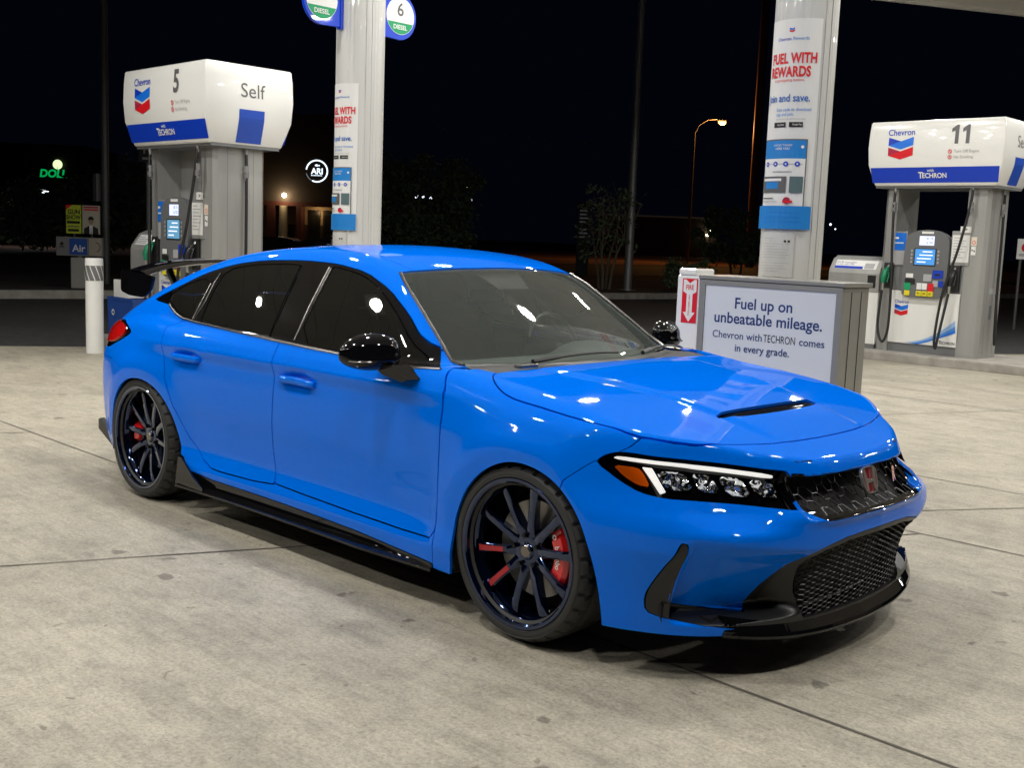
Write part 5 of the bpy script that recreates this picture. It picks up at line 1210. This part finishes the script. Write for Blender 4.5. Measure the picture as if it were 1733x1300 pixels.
# --- wheels
M_TYRE = mat('tyre_rubber', (.028,.028,.027), .6); bump(M_TYRE, 60, .15, .004)
M_RIM = mat('dark_blue_wheel_paint', (.006,.020,.075), .09, .85, 1, .01)
M_DISC = mat('brake_disc_steel', (.30,.29,.27), .38, .9)
M_CAL = mat('red_caliper_paint', (.70,.008,.010), .3, 0, 1)
def wheel_meshes():
    out = {}
    # tyre: local z = outward
    R, Wd = .325, .128
    prof = [(.242,.098),(.258,.112),(.267,.118),(.272,.121),(.280,.1255),(.292,.1265),(.304,.122),(.312,.112),(.3195,.096),(.3235,.080)]
    n = 288; tread_h = [.0935,.080,.066,.052,.046,.034,.012,.0,-.012,-.034,-.046,-.052,-.066,-.080,-.0935]
    V, F = [], []
    full = prof[:-1]+[(None, h) for h in tread_h[1:-1]]+[(r, -h) for r, h in prof[:-1][::-1]]
    for k in range(n):
        a = 2*math.pi*k/n
        for r, h in full:
            if r is None:
                ah = abs(h); r = .3245-(ah/.09)**4*.003
                if abs(ah-.049) < .004: r -= .007
                elif ah > .05:
                    if (k+int(h*30)) % 9 < 2: r -= .009
                elif ah < .04 and ah > .01:
                    if (k*1+int(h*200)) % 18 < 2: r -= .005
            elif abs(h) > .09 and r > .31:
                if k % 9 < 2: r -= .008
            V.append((r*math.cos(a), r*math.sin(a), h))
    m = len(full)
    for k in range(n):
        for j in range(m-1): F.append((k*m+j, ((k+1)%n)*m+j, ((k+1)%n)*m+j+1, k*m+j+1))
    out['tyre'] = MB().add(V, F, True)
    # raised rings on the sidewall
    ring = MB()
    ring.lathe([(.275,.1235),(.2765,.1262),(.279,.1255)], 96); ring.lathe([(.298,.1255),(.300,.1272),(.302,.1245)], 96)
    out['tyre'].add(ring.V, ring.F, True)
    # rim barrel
    rp = [(.268,.104),(.2725,.112),(.2735,.1215),(.2700,.1255),(.2590,.1245),(.2530,.119),(.2515,.108),(.250,.088),(.252,.080),(.243,.070),(.2395,.055),(.238,.0),(.242,-.08),(.26,-.115),(.266,-.118)]
    rim = MB(); rim.lathe(rp, 96)
    # hub
    rim.lathe([(.0,.071),(.026,.071),(.030,.067),(.033,.062),(.036,.062),(.056,.061),(.072,.056),(.080,.042),(.082,.0),(.0,0)], 60)
    rim_caps = MB().lathe([(0,.0735),(.020,.0735),(.024,.070),(.026,.066)], 40)
    red = MB(); nuts = MB()
    for k in range(10):
        a0 = 2*math.pi*k/10; ca, sa = math.cos(a0), math.sin(a0)
        st = [(.050,.060,.023,.040),(.075,.0665,.0190,.040),(.11,.073,.0160,.040),(.15,.078,.0155,.036),(.195,.081,.0165,.030),(.225,.082,.0200,.026),(.245,.078,.028,.022)]
        V, F = [], []
        for r, h, wv, d in st:
            for s_, hh in ((-1,-1),(-1,-.12),(-.62,0),(.62,0),(1,-.12),(1,-1)):
                y_ = s_*wv*(1 if hh > -.5 else .75); V.append((r*ca-y_*sa, r*sa+y_*ca, h+hh*d))
        for i in range(len(st)-1):
            for j in range(6): F.append((i*6+j, (i+1)*6+j, (i+1)*6+(j+1)%6, i*6+(j+1)%6))
        (rim).add(V, F, True)
        if k in (5, 6):
            V, F = [], []
            for r, h, wv, d in st[2:6]:
                V += [(r*ca+wv*.6*sa, r*sa-wv*.6*ca, h+.0012), (r*ca-wv*.6*sa, r*sa+wv*.6*ca, h+.0012)]
            for i in range(3): F.append((2*i, 2*i+2, 2*i+3, 2*i+1))
            red.add(V, F)
        if k % 2 == 0:
            a1 = a0+math.pi/10; c = (.057*math.cos(a1), .057*math.sin(a1))
            nuts.cyl((c[0], c[1], .045), (c[0], c[1], .076), .0095, .0085, 6)
    out['rim'] = rim; out['hub_cap'] = rim_caps; out['spoke_sticker'] = red; out['lug_nut'] = nuts
    d = MB(); d.lathe([(.07,.010),(.178,.010),(.178,-.004),(.07,-.004)], 72, closed=True); d.lathe([(.0,.03),(.068,.03),(.078,.010)], 48)
    out['brake_disc'] = d
    return out
WM = wheel_meshes()
META = {}
for k, (mt) in dict(tyre=M_TYRE, rim=M_RIM, hub_cap=mat('hub_cap_metal', (.22,.20,.18), .18, 1), spoke_sticker=mat('red_sticker', (.42,.02,.025), .4), lug_nut=mat('black_nut', (.03,.03,.032), .25, 1), brake_disc=M_DISC).items():
    META[k] = (WM[k], mt)
first = {}
for (sx_, sy) in ((1,-1),(-1,-1),(1,1),(-1,1)):
    # local z -> outward, local x -> car forward (mirrored on the far side)
    Mx = Matrix(((1,0,0),(0,0,sy),(0,1,0))).to_4x4() if sy < 0 else Matrix(((1,0,0),(0,0,1),(0,-1,0))).to_4x4()
    M4 = Matrix.Translation((sx_*1.3675+(.012 if sx_ > 0 else 0), sy*.800, .3245)) @ Mx
    ang = Matrix.Rotation(math.radians(8 if sx_ > 0 else 30), 4, 'Z')
    w_ = None
    for k in ('rim', 'tyre', 'hub_cap', 'spoke_sticker', 'lug_nut', 'brake_disc'):
        if k == 'spoke_sticker' and sx_ < 0: continue
        if k not in first:
            first[k] = META[k][0].build('wheel' if k == 'rim' else k, META[k][1], None, edge=32); o = first[k]
        else: o = first[k].copy(); C.objects.link(o)
        if k == 'rim':
            w_ = o; o.name = 'wheel'; o.parent = CAR; o.matrix_local = M4 @ ang
        else: o.parent = w_
    # caliper: saddle over the disc, in the wheel's frame undone by its rotation
    cb = MB(); t0, t1 = (-.62, .66) if sx_ > 0 else (2.85, 3.45)
    if sy > 0: t0, t1 = -t1, -t0
    V, F = [], []; N_ = 14
    for i in range(N_+1):
        t = t0+(t1-t0)*i/N_; e = min(i, N_-i)/N_; hh = .046+.016*(1 if e > .12 else 0)
        for r, h in ((.120,hh-.012),(.132,hh),(.176,hh+.002),(.192,hh-.01),(.192,-.02),(.120,-.0)):
            V.append((r*math.cos(t), r*math.sin(t), h))
    for i in range(N_):
        for j in range(6): F.append((i*6+j, (i+1)*6+j, (i+1)*6+(j+1)%6, i*6+(j+1)%6))
    F += [tuple(range(5,-1,-1)), tuple(N_*6+j for j in range(6))]
    cb.add(V, F); co = cb.build('brake_caliper', M_CAL, w_); co.matrix_local = ang.inverted()
    if sx_ > 0 and sy < 0:
        B = Board(lambda u, v, l=0: ((.154+v)*math.cos(.05-u/.154)*1., (.154+v)*math.sin(.05-u/.154), .0645+l), w_)
        o = B.text('brembo', 0, -.002, .030, mat('white_print', (.8,.8,.8), .4), .02, sx=.9); o.matrix_local = ang.inverted()
        o = B.disc(-.075, 0, .009, MATS['white_print'], 'logo_ring', inner=.006); o.matrix_local = ang.inverted()
# --- rear wing
b = MB(); ys = np.linspace(-.62, .62, 44); V = []; F = []
for y in ys:
    pr = [(-1.90,-.012),(-1.93,-.002),(-2.00,.006),(-2.08,.004),(-2.15,.000),(-2.15,-.006),(-2.06,-.016),(-1.94,-.022)]
    for x, z in pr: V.append((x+.05*(abs(y)/.62)**4, y, 1.238+z*1.2-.075*(abs(y)/.62)**2.6))
for i in range(len(ys)-1):
    for k in range(8): F.append((i*8+k, i*8+(k+1)%8, (i+1)*8+(k+1)%8, (i+1)*8+k))
b.add(V, F, True); WING = b.build('rear_wing', M_GLOSSB, CAR, edge=50)
for s in (-1, 1):
    b = MB(); b.prism(chaikin([(-1.76,1.145),(-1.90,1.158),(-2.15,1.170),(-2.15,1.045),(-2.05,1.025),(-1.88,1.022),(-1.80,1.07)], 1, .1), lambda u, v, d: (u, s*d, v), .618, .632)
    b.build('wing_endplate', M_GLOSSB, WING)
    b = MB(); b.tube([(-1.92, s*.36, .99), (-1.94, s*.38, 1.05), (-2.01, s*.39, 1.15), (-2.04, s*.39, 1.215)], [.020,.016,.014,.016], 8, flat=2.6)
    b.build('wing_stay', M_GLOSSB, WING)
b = MB()
for s in (-1, 1): b.prism([(-2.15,.30),(-2.12,.31),(-1.86,.20),(-1.86,.15),(-2.15,.245)], lambda u, v, d: (u, s*(d-.10*max(0,-u-1.9)), v), .775, .80)
b.prism([(-2.24,.18),(-2.10,.16),(-2.10,.22),(-2.24,.34)], lambda u, v, d: (u, d, v), -.62, .62); b.build('rear_diffuser', M_SATINB, CAR)
# --- shark fin, wipers
b = MB(); b.prism([(-.95,1.335),(-1.0,1.362),(-1.10,1.372),(-1.13,1.33),(-1.12,1.29)], lambda u, v, d: (u, d, v), -.012, .012); b.build('antenna_fin', M_GLOSSB, CAR)
for y0, x0, y1, x1 in ((-.45, .985, .12, .955), (.28, .975, .70, .84)):
    b = MB(); pts = [top_pt(x0+(x1-x0)*t, y0+(y1-y0)*t, .018+.01*math.sin(3.14*t)) for t in np.linspace(0, 1, 10)]
    b.tube(pts, [.010]*3+[.006]*7, 6); b.build('wiper', M_SATINB, CAR)
b = MB(); p_ = top_pt(1.02, -.50, .012); b.box(p_.x-.02, p_.x+.018, p_.y-.075, p_.y+.03, p_.z-.008, p_.z+.006, .006); b.build('washer_nozzle', M_CHROME, CAR)
# --- cabin
M_SEAT = mat('dark_red_suede', (.12,.012,.016), .85); M_DASH = mat('dark_grey_dash', (.26,.29,.27), .6)
b = MB(); V = []; F = []; ys = np.linspace(-.70, .70, 36)
for y in ys:
    hd = math.exp(-((y-.36)/.20)**4)*.055
    for x, z in ((.93,.895),(.80,.905),(.66,.915+hd*.6),(.56,.905+hd),(.50,.87+hd),(.47,.80),(.50,.60)): V.append((x, y, z))
for i in range(len(ys)-1):
    for k in range(6): F.append((i*7+k, (i+1)*7+k, (i+1)*7+k+1, i*7+k+1))
b.add(V, F, True); DASH = b.build('dashboard', M_DASH, CAR, edge=60)
MB().box(.50, .53, -.02, .20, .90, .985, .008).build('display_screen', M_GLOSSB, DASH)
b = MB(); b.tube([(.36+.06*math.sin(t)*-1, .37+.175*math.cos(t), .90+.165*math.sin(t)) for t in np.linspace(0, 2*math.pi, 33)], .014, 8, False)
b.tube([(.40,.21,.88),(.42,.37,.87),(.40,.53,.88)], .016, 8); b.tube([(.42,.37,.87),(.42,.37,.75)], .016, 8); b.cyl((.38,.37,.885),(.46,.37,.86), .05); b.build('steering_wheel', M_SATINB, CAR)
for y in (-.37, .37):
    s = MB()
    s.box(-.28, .22, y-.24, y+.24, .42, .58, .05)
    M_ = Matrix.Translation((-.30, y, .55)) @ Matrix.Rotation(math.radians(-18), 4, 'Y')
    s.box(-.07, .07, -.23, .23, 0, .52, .05, M_); s.box(-.06, .05, -.15, .15, .50, .72, .045, M_)
    s.box(-.02, .10, -.26, -.19, .05, .45, .03, M_); s.box(-.02, .10, .19, .26, .05, .45, .03, M_)
    s.build('front_seat', M_SEAT, CAR)
s = MB(); M_ = Matrix.Translation((-1.15, 0, .50)) @ Matrix.Rotation(math.radians(-22), 4, 'Y')
s.box(-.07, .07, -.58, .58, 0, .52, .05, M_); s.box(-1.15, -.65, -.6, .6, .38, .52, .05)
for y in (-.33, .33): s.box(-.05, .05, y-.12, y+.12, .50, .66, .04, M_)
s.build('rear_seat', M_DASH, CAR)
s = MB(); s.prism([(-.15,1.278),(.15,1.278),(.11,1.20),(-.09,1.20)], lambda u, v, d: (.315+(1.278-v)*1.62-.02-d, u, v), 0, .02); s.build('camera_housing', mat('housing_grey', (.10,.09,.09), .6), CAR)
s = MB(); s.box(.24, .26, -.11, .11, 1.135, 1.19, .01); s.build('rear_view_mirror', M_SATINB, CAR)
